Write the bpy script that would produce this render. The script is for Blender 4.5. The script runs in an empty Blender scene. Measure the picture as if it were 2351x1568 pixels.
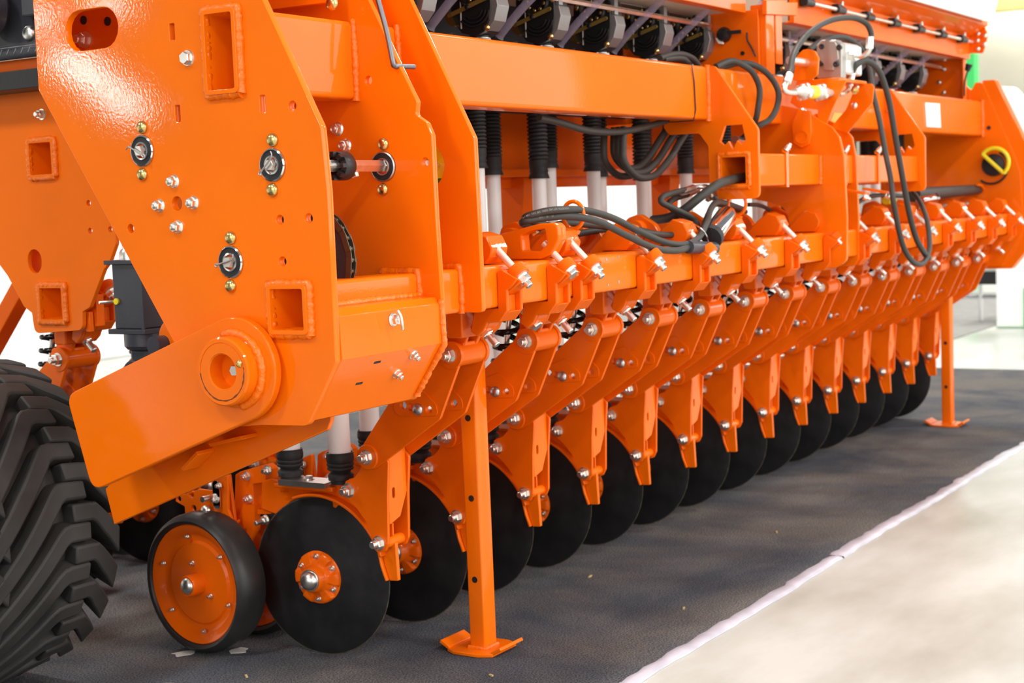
import bpy, math, random
from mathutils import Vector, Matrix, Quaternion
random.seed(4)
S = bpy.context.scene
C = S.collection

# ------------------------------------------------------------------ camera
def make_camera():
    yaw, pitch, roll = math.radians(32.25), math.radians(-5.07), math.radians(-2.264)
    fw = Vector((math.cos(pitch)*math.cos(yaw), math.cos(pitch)*math.sin(yaw), math.sin(pitch)))
    r = fw.cross(Vector((0, 0, 1))).normalized(); u = r.cross(fw)
    r2 = math.cos(roll)*r + math.sin(roll)*u; u2 = -math.sin(roll)*r + math.cos(roll)*u
    m = Matrix((r2, u2, -fw)).transposed().to_4x4(); m.translation = (0, 0, 1.30)
    cd = bpy.data.cameras.new('camera'); cd.sensor_width = 36.0; cd.sensor_fit = 'HORIZONTAL'
    cd.lens = 3558.6/2351*36.0; cd.clip_end = 300
    cd.dof.use_dof = True; cd.dof.focus_distance = 3.75; cd.dof.aperture_fstop = 5.0
    o = bpy.data.objects.new('camera', cd); C.objects.link(o); o.matrix_world = m
    S.camera = o
make_camera()

# ------------------------------------------------------------------ world, lamps, exposure
w = bpy.data.worlds.new('hall_ambience'); S.world = w; w.use_nodes = True
bg = w.node_tree.nodes['Background']; bg.inputs[0].default_value = (1.0, 0.99, 0.97, 1); bg.inputs[1].default_value = 0.25
def area(name, loc, target, sx, sy, power, color=(1, .99, .965)):
    l = bpy.data.lights.new(name, 'AREA'); l.shape = 'RECTANGLE'; l.size = sx; l.size_y = sy; l.energy = power; l.color = color
    o = bpy.data.objects.new(name, l); C.objects.link(o); o.location = loc
    d = Vector(target)-Vector(loc); o.rotation_euler = d.to_track_quat('-Z', 'Y').to_euler(); return o
LAMPS = [(-0.6702, 0.7394, 0.1001), (-0.6794, 0.7298, 0.0924), (-0.6878, 0.7214, 0.0795), (-0.6973, 0.7113, 0.0673), (-0.6543, 0.753, 0.1294), (-0.6859, 0.7151, 0.1376)]
# glazed side of the hall behind the visitor's right shoulder, an added side fill, and rows of high hall lamps
area('window_or_fill', (8, -13, 5.2), (8, 3, 5.0), 28, 8.0, 2700, (1.0, .98, .96))
area('window_or_fill', (40, -13, 4.2), (40, 3, 4.0), 7, 6.5, 900, (1.0, .98, .96))
area('window_or_fill', (-14, -4, 5.2), (0, -4, 5.0), 16, 7.0, 1250, (1.0, .99, .97))  # added fill, not a known window: brightens the faces of the side plates
for ix in range(7):
    for iy in range(3):
        area('hall_lamp', (-4+8*ix, -5+8*iy, 8.6), (-4+8*ix, -5+8*iy, 0), 1.8, .9, 420)
# low row of lamps down the far aisle, seen mirrored in the side plate
for d_ in LAMPS:
    area('aisle_lamp', Vector((2.635, 2.77, 1.6))+Vector(d_)*34, (2.635, 2.77, 1.6), .5, .5, 48)
S.view_settings.view_transform = 'Standard'; S.view_settings.look = 'None'
S.view_settings.exposure = -0.06; S.view_settings.gamma = 1.0; S.view_settings.use_curve_mapping = False

# ------------------------------------------------------------------ materials
def mat(name, col, rough=.5, metal=0.0, bump=0.0, bscale=60, var=0.0, vscale=6, trans=0.0, coat=0.0, emit=None, ior=1.45, spec=.5, rvar=0.0, bdist=.004):
    m = bpy.data.materials.new(name); m.use_nodes = True; nt = m.node_tree; N = nt.nodes; Lk = nt.links
    b = N['Principled BSDF']; b.inputs['Base Color'].default_value = (*col, 1); b.inputs['Roughness'].default_value = rough
    b.inputs['Metallic'].default_value = metal; b.inputs['IOR'].default_value = ior
    b.inputs['Specular IOR Level'].default_value = spec
    if trans: b.inputs['Transmission Weight'].default_value = trans
    if coat: b.inputs['Coat Weight'].default_value = coat; b.inputs['Coat Roughness'].default_value = .035
    tc = N.new('ShaderNodeTexCoord')
    if bump:
        n = N.new('ShaderNodeTexNoise'); n.inputs['Scale'].default_value = bscale; n.inputs['Detail'].default_value = 3
        Lk.new(tc.outputs['Object'], n.inputs['Vector'])
        bp = N.new('ShaderNodeBump'); bp.inputs['Strength'].default_value = bump; bp.inputs['Distance'].default_value = bdist
        Lk.new(n.outputs['Fac'], bp.inputs['Height']); Lk.new(bp.outputs['Normal'], b.inputs['Normal'])
        if coat: Lk.new(bp.outputs['Normal'], b.inputs['Coat Normal'])
    if var:
        n = N.new('ShaderNodeTexNoise'); n.inputs['Scale'].default_value = vscale; n.inputs['Detail'].default_value = 5
        Lk.new(tc.outputs['Object'], n.inputs['Vector'])
        cr = N.new('ShaderNodeValToRGB'); cr.color_ramp.elements[0].position = .35; cr.color_ramp.elements[1].position = .68
        cr.color_ramp.elements[0].color = (*[c*(1-var) for c in col], 1); cr.color_ramp.elements[1].color = (*[min(1, c*(1+var)) for c in col], 1)
        Lk.new(n.outputs['Fac'], cr.inputs['Fac']); Lk.new(cr.outputs['Color'], b.inputs['Base Color'])
        if rvar:
            mr = N.new('ShaderNodeMapRange'); mr.inputs['To Min'].default_value = rough-rvar; mr.inputs['To Max'].default_value = rough+rvar
            Lk.new(n.outputs['Fac'], mr.inputs['Value']); Lk.new(mr.outputs['Result'], b.inputs['Roughness'])
    if emit:
        b.inputs['Emission Color'].default_value = (*emit[0], 1); b.inputs['Emission Strength'].default_value = emit[1]
    return m
ORANGE = mat('orange_paint', (.90, .162, .0010), .42, bump=.5, bscale=150, bdist=.00020, var=.04, vscale=3, coat=.45, spec=.10)
ORANGE_SHADE = mat('orange_paint_shade', (.86, .132, .0010), .42, bump=.5, bscale=90, bdist=.0005, var=.05, vscale=5, coat=.35, spec=.10)  # same orange paint, redder: shade on openers and other castings put into colour
WELD = mat('orange_weld_paint', (.90, .165, .0010), .35, bump=.6, bscale=170, bdist=.003, coat=.7, spec=.2)
ZINC = mat('zinc_steel', (.86, .84, .78), .32, 1.0, var=.08, vscale=30)
BRASS = mat('yellow_zinc', (.72, .55, .22), .26, 1.0)
STEEL = mat('bare_steel', (.55, .55, .55), .33, 1.0, bump=.1, bscale=200)
CHROME = mat('chrome', (.78, .78, .80), .10, 1.0)
DISC = mat('black_disc_paint', (.012, .012, .013), .42, bump=.12, bscale=40, var=.3, vscale=12, rvar=.08)
EDGE = mat('worn_disc_edge', (.10, .085, .06), .5, .4, var=.4, vscale=40)
RUB = mat('black_rubber', (.018, .018, .019), .55, bump=.1, bscale=60)
TYRE = mat('worn_tyre_rubber', (.032, .030, .027), .62, bump=.35, bscale=35, var=.35, vscale=5, rvar=.1)
TREAD = mat('smooth_wheel_rubber', (.022, .021, .02), .42, bump=.1, bscale=30, var=.3, vscale=8)
HOSE = mat('hydraulic_hose_rubber', (.045, .042, .036), .55, bump=.15, bscale=200)
WHITE = mat('white_plastic_tube', (.93, .92, .89), .35)
BLACK = mat('black_plastic', (.014, .014, .015), .38, bump=.2, bscale=70)
GREY = mat('dark_grey_paint', (.045, .047, .06), .35, bump=.12, bscale=90, var=.12, vscale=7)
CASING = mat('grey_casing', (.34, .34, .34), .4, .6)
SPRING = mat('black_spring_gloss', (.008, .008, .008), .15)
CREAM = mat('cream_hopper_plastic', (.62, .52, .40), .45)
def clear_mat():
    m = bpy.data.materials.new('clear_violet_tube'); m.use_nodes = True; nt = m.node_tree; N = nt.nodes
    b = N['Principled BSDF']; b.inputs['Base Color'].default_value = (.70, .64, .80, 1); b.inputs['Roughness'].default_value = .08
    tr = N.new('ShaderNodeBsdfTransparent'); tr.inputs[0].default_value = (.92, .88, .97, 1)
    mx = N.new('ShaderNodeMixShader'); mx.inputs[0].default_value = .26
    nt.links.new(tr.outputs[0], mx.inputs[1]); nt.links.new(b.outputs[0], mx.inputs[2]); nt.links.new(mx.outputs[0], N['Material Output'].inputs[0])
    return m
CLEAR = clear_mat()
YELLOW = mat('yellow_plastic', (.85, .72, .02), .4)
LABEL = mat('white_sticker', (.85, .84, .82), .5)
GREENP = mat('green_panel', (.05, .55, .10), .5)
WHITEP = mat('white_panel', (.86, .86, .84), .5)
PUMP = mat('cast_aluminium', (.42, .40, .37), .35, .7, bump=.1, bscale=80)

# ------------------------------------------------------------------ mesh helpers
class MB:
    def __init__(s): s.v = []; s.f = []; s.m = []; s.cur = 0
    def add(s, vs, fs):
        o = len(s.v); s.v += [tuple(p) for p in vs]
        for f in fs: s.f.append([o+i for i in f]); s.m.append(s.cur)
        return s
    def use(s, i): s.cur = i; return s
    def box(s, x0, x1, y0, y1, z0, z1):
        return s.add([(x0,y0,z0),(x1,y0,z0),(x1,y1,z0),(x0,y1,z0),(x0,y0,z1),(x1,y0,z1),(x1,y1,z1),(x0,y1,z1)],
                     [(0,3,2,1),(4,5,6,7),(0,1,5,4),(1,2,6,5),(2,3,7,6),(3,0,4,7)])
    def obox(s, p, ax, ay, az):          # centre and three half-axis vectors
        p, ax, ay, az = map(Vector, (p, ax, ay, az)); vs = []
        for k in ((-1,-1,-1),(1,-1,-1),(1,1,-1),(-1,1,-1),(-1,-1,1),(1,-1,1),(1,1,1),(-1,1,1)): vs.append(p+ax*k[0]+ay*k[1]+az*k[2])
        fs = [(0,3,2,1),(4,5,6,7),(0,1,5,4),(1,2,6,5),(2,3,7,6),(3,0,4,7)]
        if ax.cross(ay).dot(az) < 0: fs = [f[::-1] for f in fs]
        return s.add(vs, fs)
    def prism(s, poly, a, b, axis='X'):  # polygon in the plane across the axis
        n = len(poly)
        A = sum(poly[i][0]*poly[(i+1) % n][1]-poly[(i+1) % n][0]*poly[i][1] for i in range(n))
        if A < 0: poly = poly[::-1]
        if axis == 'X': f = lambda p, d: (d, p[0], p[1])
        elif axis == 'Z': f = lambda p, d: (p[0], p[1], d)
        else: f = lambda p, d: (p[0], d, p[1]); poly = poly[::-1]
        if a > b: a, b = b, a
        vs = [f(p, a) for p in poly]+[f(p, b) for p in poly]
        fs = [tuple(range(n))[::-1], tuple(range(n, 2*n))]+[(i, (i+1) % n, n+(i+1) % n, n+i) for i in range(n)]
        return s.add(vs, fs)
    def lathe(s, o, ax, prof, n=32):     # prof: (radius, height along axis)
        o = Vector(o); ax = Vector(ax).normalized(); t = Vector((0,0,1)) if abs(ax.z) < .9 else Vector((0,1,0))
        e1 = ax.cross(t).normalized(); e2 = ax.cross(e1); vs = []; fs = []; rings = []
        for r, h in prof:
            if r < 1e-6: rings.append([len(vs)]); vs.append(o+ax*h)
            else:
                rings.append(list(range(len(vs), len(vs)+n)))
                for i in range(n):
                    a = 2*math.pi*i/n; vs.append(o+ax*h+e1*(r*math.cos(a))+e2*(r*math.sin(a)))
        for A, B in zip(rings, rings[1:]):
            for i in range(n):
                j = (i+1) % n
                if len(A) == 1 and len(B) == 1: break
                if len(A) == 1: fs.append((A[0], B[j], B[i]))
                elif len(B) == 1: fs.append((A[i], A[j], B[0]))
                else: fs.append((A[i], A[j], B[j], B[i]))
        return s.add(vs, fs)
    def cyl(s, p, q, r, r2=None, n=24):
        p, q = Vector(p), Vector(q); h = (q-p).length; r2 = r if r2 is None else r2
        return s.lathe(p, q-p, [(0,0),(r,0),(r2,h),(0,h)], n)
    def ring(s, p, ax, r0, r1, h, n=32):
        return s.lathe(p, ax, [(r0,0),(r1,0),(r1,h),(r0,h),(r0,0)], n)
    def tube(s, path, r, n=10, closed=False, jitter=0):
        P = [Vector(p) for p in path]; vs = []; fs = []; m = len(P); e = None
        for k, p in enumerate(P):
            if closed: d = P[(k+1) % m]-P[k-1]
            else: d = P[min(k+1, m-1)]-P[max(k-1, 0)]
            d.normalize()
            if e is None: e = d.orthogonal().normalized()
            else: e = (e-d*e.dot(d)).normalized()
            g = d.cross(e); rr = (r[k] if isinstance(r, (list, tuple)) else r)*(1+random.uniform(-jitter, jitter))
            for i in range(n):
                a = 2*math.pi*i/n; vs.append(p+e*(rr*math.cos(a))+g*(rr*math.sin(a)))
        for k in range(m if closed else m-1):
            for i in range(n):
                j = (i+1) % n; k2 = (k+1) % m; fs.append((k*n+i, k*n+j, k2*n+j, k2*n+i))
        if not closed: fs.append(tuple(range(n))[::-1]); fs.append(tuple(range((m-1)*n, m*n)))
        return s.add(vs, fs)
    def mesh(s, name, mats, sharp=35):
        me = bpy.data.meshes.new(name); me.from_pydata(s.v, [], s.f); mats = mats if isinstance(mats, (list, tuple)) else [mats]
        for m in mats: me.materials.append(m)
        me.polygons.foreach_set('material_index', s.m); me.polygons.foreach_set('use_smooth', [True]*len(me.polygons))
        me.update(); me.set_sharp_from_angle(angle=math.radians(sharp)); return me
    def build(s, name, mats, parent=None, bevel=0, sharp=35, label=None):
        return link(name, s.mesh(name, mats, sharp), parent, bevel, label)
def root_of(o):
    while o.parent: o = o.parent
    return o
def link(name, me, parent=None, bevel=0, label=None):
    o = bpy.data.objects.new(name, me); C.objects.link(o)
    if parent is not None:
        L = root_of(parent).location; me.transform(Matrix.Translation(-L)); o.parent = parent
    if bevel:
        b = o.modifiers.new('edge_round', 'BEVEL'); b.width = bevel; b.segments = 2; b.limit_method = 'ANGLE'; b.angle_limit = math.radians(40)
    if label: o['label'] = label
    return o
def thing(name, label, cat, loc, group=None):
    o = bpy.data.objects.new(name, None); C.objects.link(o); o.location = loc; o.empty_display_size = .05
    o['label'] = label; o['category'] = cat
    if group: o['group'] = group
    return o
def tag(o, label, cat, group=None):
    o['label'] = label; o['category'] = cat
    if group: o['group'] = group
    return o
def struct(o): o['kind'] = 'structure'; return o
def rnd(poly, r, n=5):                   # fillet the corners of a polygon
    out = []; m = len(poly)
    for i in range(m):
        p = Vector(poly[i][:2]); a = Vector(poly[i-1][:2])-p; b = Vector(poly[(i+1) % m][:2])-p
        rr = poly[i][2] if len(poly[i]) > 2 else r
        if rr < 1e-5: out.append((p.x, p.y)); continue
        la, lb = a.length, b.length; a.normalize(); b.normalize(); c = max(-1, min(1, a.dot(b))); th = math.acos(c)
        if th > 3.1: out.append((p.x, p.y)); continue
        d = min(rr/math.tan(th/2), la*.49, lb*.49); q0 = p+a*d; q1 = p+b*d
        for k in range(n+1):
            t = k/n; q = q0*(1-t)**2+p*(2*t*(1-t))+q1*t*t; out.append((q.x, q.y))
    return out
def circ(c, r, n=24): return [(c[0]+r*math.cos(2*math.pi*i/n), c[1]+r*math.sin(2*math.pi*i/n)) for i in range(n)]
def stadium(c, hl, r, ang=0, n=8):       # hl: half length between the end centres
    out = []
    for sgn in (1, -1):
        for k in range(n+1):
            a = -math.pi/2+math.pi*k/n+(0 if sgn > 0 else math.pi); out.append((sgn*hl+r*math.cos(a), r*math.sin(a)))
    ca, sa = math.cos(ang), math.sin(ang); return [(c[0]+x*ca-y*sa, c[1]+x*sa+y*ca) for x, y in out]
def rrect(y0, y1, z0, z1, r): return rnd([(y0,z0),(y1,z0),(y1,z1),(y0,z1)], r)
def plate_mesh(name, outline, holes, a, b, axis='X', bev=.0015, mats=None):
    cu = bpy.data.curves.new('outline', 'CURVE'); cu.dimensions = '2D'; cu.fill_mode = 'BOTH'
    t = abs(b-a); bev = min(bev, t*.3); cu.extrude = t/2-bev; cu.bevel_depth = bev; cu.bevel_resolution = 1; cu.offset = -bev
    for pl in [outline]+list(holes):
        sp = cu.splines.new('POLY'); sp.points.add(len(pl)-1); sp.use_cyclic_u = True
        for k, p in enumerate(pl): sp.points[k].co = (p[0], p[1], 0, 1)
    ob = bpy.data.objects.new('outline', cu); C.objects.link(ob)
    dg = bpy.context.evaluated_depsgraph_get(); me = bpy.data.meshes.new_from_object(ob.evaluated_get(dg)); me.name = name
    bpy.data.objects.remove(ob); bpy.data.curves.remove(cu); mid = (a+b)/2
    if axis == 'X': M = Matrix(((0,0,1,mid),(1,0,0,0),(0,1,0,0),(0,0,0,1)))
    elif axis == 'Y': M = Matrix(((1,0,0,0),(0,0,-1,mid),(0,1,0,0),(0,0,0,1)))
    else: M = Matrix.Translation((0,0,mid))
    me.transform(M); me.materials.clear(); me.materials.append(mats or ORANGE)
    me.polygons.foreach_set('use_smooth', [True]*len(me.polygons)); me.update(); me.set_sharp_from_angle(angle=math.radians(35)); return me
def plate(name, outline, holes, a, b, parent=None, axis='X', mats=None, label=None, bev=.0015):
    return link(name, plate_mesh(name, outline, holes, a, b, axis, bev, mats), parent, 0, label)
def spline(pts, per=8, closed=False):
    P = [Vector(p) for p in pts]; out = []; n = len(P)
    for k in range(n if closed else n-1):
        if closed: p0, p1, p2, p3 = P[k-1], P[k], P[(k+1) % n], P[(k+2) % n]
        else: p0, p1, p2, p3 = P[max(k-1,0)], P[k], P[k+1], P[min(k+2,n-1)]
        for i in range(per):
            t = i/per; out.append(.5*((2*p1)+(p2-p0)*t+(2*p0-5*p1+4*p2-p3)*t*t+(3*p1-p0-3*p2+p3)*t**3))
    if not closed: out.append(P[-1])
    return out
def lumps(path, step=.005):              # resample a polyline evenly for weld beads
    P = [Vector(p) for p in path]; out = [P[0]]
    for a, b in zip(P, P[1:]):
        n = max(1, int((b-a).length/step))
        for k in range(1, n+1): out.append(a.lerp(b, k/n)+Vector([random.uniform(-.0008,.0008) for _ in range(3)]))
    return out
def weld(path, r, parent):
    return MB().tube(lumps(path), r*1.15, 10, jitter=.19).build('weld_bead', WELD, parent, sharp=80)
def copy_tree(o, parent=None):
    c = o.copy(); C.objects.link(c); c.parent = parent
    for ch in KIDS.get(o.name, []): copy_tree(ch, c)
    return c
def index_kids():
    KIDS.clear()
    for o in bpy.data.objects:
        if o.parent: KIDS.setdefault(o.parent.name, []).append(o)
KIDS = {}

# fasteners: built once along +X (head at +X), shared by every copy
def fast(kind):
    b = MB()
    if kind == 'nut':      # washer, hex nut, threaded stub
        b.lathe((0,0,0),(1,0,0),[(0,0),(.0175,0),(.0175,.003),(0,.003)],20)
        b.lathe((0,0,0),(1,0,0),[(0,.003),(.0142,.003),(.0142,.015),(.0128,.0168),(0,.0168)],6)
        b.lathe((0,0,0),(1,0,0),[(0,.0168),(.0085,.0168),(.0085,.027),(.007,.029),(0,.029)],16)
    if kind == 'head':     # flanged hex head
        b.lathe((0,0,0),(1,0,0),[(0,0),(.0185,0),(.0165,.0035),(0,.0035)],20)
        b.lathe((0,0,0),(1,0,0),[(0,.0035),(.0145,.0035),(.0145,.012),(.0125,.0142),(0,.0142)],6)
    if kind == 'flange':   # small flange nut with a rounded centre
        b.lathe((0,0,0),(1,0,0),[(0,0),(.0165,0),(.0135,.004),(0,.004)],20)
        b.lathe((0,0,0),(1,0,0),[(0,.004),(.0125,.004),(.0125,.0135),(.0105,.0158),(0,.0158)],6)
        b.lathe((0,0,0),(1,0,0),[(0,.0158),(.0068,.0158),(.0068,.019),(.004,.0205),(0,.021)],14)
    if kind == 'dome':     # domed carriage bolt
        b.lathe((0,0,0),(1,0,0),[(.0145,0),(.0142,.003),(.012,.0065),(.0075,.0092),(0,.0103)],24)
    if kind == 'long':     # nut on a long bolt end
        b.lathe((0,0,0),(1,0,0),[(0,0),(.0175,0),(.0175,.003),(0,.003)],20)
        b.lathe((0,0,0),(1,0,0),[(0,.003),(.0142,.003),(.0142,.016),(.0128,.0178),(0,.0178)],6)
        b.lathe((0,0,0),(1,0,0),[(0,.0178),(.0085,.0178),(.0085,.046),(.007,.048),(0,.048)],16)
    return b
FM = {}
def bolt(kind, loc, d=(-1,0,0), sc=1.0, parent=None, m=None, name='bolt'):
    m = m or ZINC; key = (kind, m.name)
    if key not in FM: FM[key] = fast(kind).mesh(name, m, 30)
    o = bpy.data.objects.new(name, FM[key]); C.objects.link(o)
    L = root_of(parent).location if parent else Vector((0,0,0))
    o.location = Vector(loc)-L; o.scale = (sc, sc, sc); o.rotation_mode = 'QUATERNION'
    q = Vector((1,0,0)).rotation_difference(Vector(d).normalized())
    o.rotation_quaternion = q @ Quaternion((1,0,0), random.uniform(0, 1))
    o.parent = parent; return o

# ------------------------------------------------------------------ floor, carpet, hall
def floor_mat():
    m = mat('polished_concrete', (.72, .70, .62), .28, bump=.05, bscale=12); nt = m.node_tree; N = nt.nodes; b = N['Principled BSDF']
    tc = N.new('ShaderNodeTexCoord'); n1 = N.new('ShaderNodeTexNoise'); n1.inputs['Scale'].default_value = .9; n1.inputs['Detail'].default_value = 8; n1.inputs['Roughness'].default_value = .62
    mp = N.new('ShaderNodeMapping'); mp.inputs['Scale'].default_value = (1, 2.2, 1); nt.links.new(tc.outputs['Object'], mp.inputs['Vector']); nt.links.new(mp.outputs[0], n1.inputs['Vector'])
    cr = N.new('ShaderNodeValToRGB'); cr.color_ramp.elements[0].position = .3; cr.color_ramp.elements[1].position = .62
    cr.color_ramp.elements[0].color = (.355, .36, .305, 1); cr.color_ramp.elements[1].color = (.545, .56, .515, 1)
    nt.links.new(n1.outputs['Fac'], cr.inputs[0]); nt.links.new(cr.outputs[0], b.inputs['Base Color'])
    mr = N.new('ShaderNodeMapRange'); mr.inputs['To Min'].default_value = .22; mr.inputs['To Max'].default_value = .42
    nt.links.new(n1.outputs['Fac'], mr.inputs[0]); nt.links.new(mr.outputs[0], b.inputs['Roughness']); return m
def carpet_mat():
    m = mat('charcoal_carpet', (.03, .032, .036), .92, spec=.15); nt = m.node_tree; N = nt.nodes; Lk = nt.links; b = N['Principled BSDF']
    tc = N.new('ShaderNodeTexCoord')
    f = N.new('ShaderNodeTexNoise'); f.inputs['Scale'].default_value = 190; f.inputs['Detail'].default_value = 4; Lk.new(tc.outputs['Object'], f.inputs['Vector'])
    g = N.new('ShaderNodeTexNoise'); g.inputs['Scale'].default_value = 1.5; g.inputs['Detail'].default_value = 7; g.inputs['Roughness'].default_value = .62; g.inputs['Distortion'].default_value = .4; Lk.new(tc.outputs['Object'], g.inputs['Vector'])
    c1 = N.new('ShaderNodeValToRGB'); e = c1.color_ramp.elements; e[0].position = .36; e[0].color = (.060, .066, .077, 1); e[1].position = .62; e[1].color = (.140, .126, .112, 1)
    k = e.new(.5); k.color = (.096, .094, .095, 1); Lk.new(g.outputs['Fac'], c1.inputs[0])
    c2 = N.new('ShaderNodeValToRGB'); e = c2.color_ramp.elements; e[0].position = .34; e[0].color = (.35, .35, .35, 1); e[1].position = .66; e[1].color = (1.7, 1.7, 1.75, 1); Lk.new(f.outputs['Fac'], c2.inputs[0])
    mx = N.new('ShaderNodeMix'); mx.data_type = 'RGBA'; mx.blend_type = 'MULTIPLY'; mx.inputs[0].default_value = 1; Lk.new(c1.outputs[0], mx.inputs[6]); Lk.new(c2.outputs[0], mx.inputs[7])
    Lk.new(mx.outputs[2], b.inputs['Base Color'])
    bp = N.new('ShaderNodeBump'); bp.inputs['Strength'].default_value = .7; bp.inputs['Distance'].default_value = .003; Lk.new(f.outputs['Fac'], bp.inputs['Height']); Lk.new(bp.outputs[0], b.inputs['Normal']); return m
struct(MB().box(-30, 60, -30, 60, -.2, -.004).build('floor', floor_mat()))
# carpet with a slightly wandering front edge
edge = [(x*.35-4, 1.965+.006*math.sin(x*1.3)+.004*math.sin(x*3.7)) for x in range(44)]
tag(MB().prism([(x, y) for x, y in edge]+[(11.05, 6.2), (-4, 6.2)], -.0039, .0, 'Z').build('carpet', carpet_mat()), 'dark grey needle felt carpet under the orange seed drill', 'carpet')
# tape along the carpet edge: two torn lengths with a wrinkled surface
def tape(x0, x1, y, wd, label):
    b = MB(); n = int((x1-x0)/.05); vs = []; fs = []
    for i in range(n+1):
        x = x0+(x1-x0)*i/n; dy = .006*math.sin(x*1.3)+.004*math.sin(x*3.7)+random.uniform(-.002,.002)
        a = y-wd/2+dy+random.uniform(-.004,.004); c = y+wd/2+dy+random.uniform(-.006,.006)
        vs += [(x,a,-.0035),(x,a+.004,.0012+random.uniform(0,.002)),(x,(a+c)/2,.003+random.uniform(0,.003)),(x,c-.004,.002+random.uniform(0,.0015)),(x,c,.0003)]
    for i in range(n):
        for k in range(4): fs.append((i*5+k,(i+1)*5+k,(i+1)*5+k+1,i*5+k+1))
    b.add(vs, fs); o = b.build('floor_tape', TAPE, sharp=80); return tag(o, label, 'tape')
TAPE = mat('lavender_tape', (.50, .48, .54), .35, var=.14, vscale=9, bump=.3, bscale=25)
tape(2.4, 5.20, 1.948, .050, 'smooth lavender tape strip along the carpet edge beside the support foot')
tape(5.21, 11.0, 1.950, .058, 'crumpled torn whitish tape strip continuing along the far carpet edge')
for k, (x, y, l, a) in enumerate(((4.35, 2.14, .02, .4), (3.5, 2.32, .015, 1.2), (4.6, 2.62, .03, .2), (3.2, 2.95, .02, .9), (3.05, 3.1, .025, 2.0), (5.5, 2.3, .02, .5))):
    b = MB(); b.obox((x, y, .0022), (l/2*math.cos(a), l/2*math.sin(a), 0), (-.003*math.sin(a), .003*math.cos(a), 0), (0,0,.002))
    tag(b.build('straw_bit', mat('straw', (.55,.40,.16), .7) if k == 0 else bpy.data.materials['straw']), 'tiny pale straw chip lying on the grey carpet', 'straw', 'straw chips on the carpet')

PAPER = mat('torn_paper', (.62, .60, .56), .8)
for px_, py_, lb in ((3.295, 3.285, 'torn white paper scrap under the rear side of the press wheel'), (3.385, 3.150, 'torn white paper scrap under the front side of the press wheel')):
    pts = [(px_+.035*math.cos(a)*random.uniform(.6,1.2), py_+.03*math.sin(a)*random.uniform(.6,1.2)) for a in [k*math.pi/6 for k in range(12)]]
    tag(MB().prism(pts, .0002, .0014, 'Z').build('paper_scrap', PAPER), lb, 'paper')
# far hall: walls, booths
HALLW = mat('cream_hall_wall', (.78, .74, .62), .7, var=.05, vscale=.6)
struct(MB().box(46, 46.3, -30, 60, 0, 9).build('wall_far', HALLW))
struct(MB().box(-30, 46, 30, 30.3, 0, 9).build('wall_side', HALLW))
yb = MB().box(44.5, 45.2, -30, 30, 6.15, 6.6).build('trim_1', mat('yellow_crane_rail', (.75, .68, .22), .5)); struct(yb)
for k, yy in enumerate((-1.2, 1.4, 4.4)):
    struct(MB().box(45.6, 45.95, yy, yy+.35, .0, 9).build('trim_%d' % (k+2), mat('pale_grey_column', (.60, .60, .56), .6) if k == 0 else bpy.data.materials['pale_grey_column']))
bw = thing('booth_wall', 'tall white exhibition booth wall with a green diagonal corner', 'wall', (14.3, 1.6, 0))
MB().box(14.3, 14.4, -1.2, (3.779, 0.029)[0], .0, 2.05).build('panel', WHITEP, bw)
gp = [(3.532, 0.359), (3.535, 0.012), (3.788, 0.009)]
MB().prism(gp+[(0.5, .03), (0.5, 1.1)], 14.285, 14.3).build('green_triangle', mat('booth_green', (.03, .45, .09), .5), bw)
tb = thing('booth_table', 'dark topped table with thin silver legs beyond the drill', 'table', (14.8, 4.6, 0))
tt = [(4.044, 0.493), (3.909, 0.491), (4.045, 0.369), (3.911, 0.368)]
MB().box(14.7, 15.3, tt[1][0]-.15, tt[0][0]+.05, tt[2][1], tt[0][1]).build('table_top', BLACK, tb)
for yy in (tt[1][0]-.05, tt[0][0]+.0, tt[0][0]+.32):
    MB().cyl((14.75, yy, .0045), (14.75, yy, tt[0][1]), .022, n=12).build('leg', CHROME, tb)
MB().cyl((14.75, tt[1][0]-.1, tt[2][1]-.12), (14.75, tt[0][0]+.3, tt[2][1]-.12), .018, n=12).build('rail', CHROME, tb)
gc = MB().box(13.2, 19, 3.85, 9.0, -.0035, .004).build('booth_carpet', mat('grey_booth_carpet', (.30, .29, .27), .9, var=.1)); tag(gc, 'pale grey carpet of the booth beyond the drill', 'carpet')
gg = [(5.679, 2.968), (5.529, 2.955), (5.518, 2.555), (5.684, 2.567)]
pn = MB().box(20, 20.2, gg[1][0], gg[0][0], 0, gg[0][1]).build('green_panel', mat('bright_green_board', (.06, .62, .14), .5)); tag(pn, 'bright green upright display board behind the far end plate', 'board')
ws = [(3.828, 2.188), (3.574, 2.158), (3.512, 2.087), (3.457, 1.818), (3.463, 1.188), (3.748, 1.387)]
MB().prism(ws, 14.20, 14.30).build('white_fascia', WHITEP, bw, bevel=.02)
bk = thing('back_booth', 'white booth wall with green uprights behind the seed drill', 'wall', (6, 11, 0))
MB().box(-2, 30, 11, 11.1, 0, 2.2).build('panel', WHITEP, bk)
for px in (17.2, 17.6, 22.0):
    MB().box(px, px+.12, 10.9, 11.0, 0, 2.3).build('upright', GREENP, bk)

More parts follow.
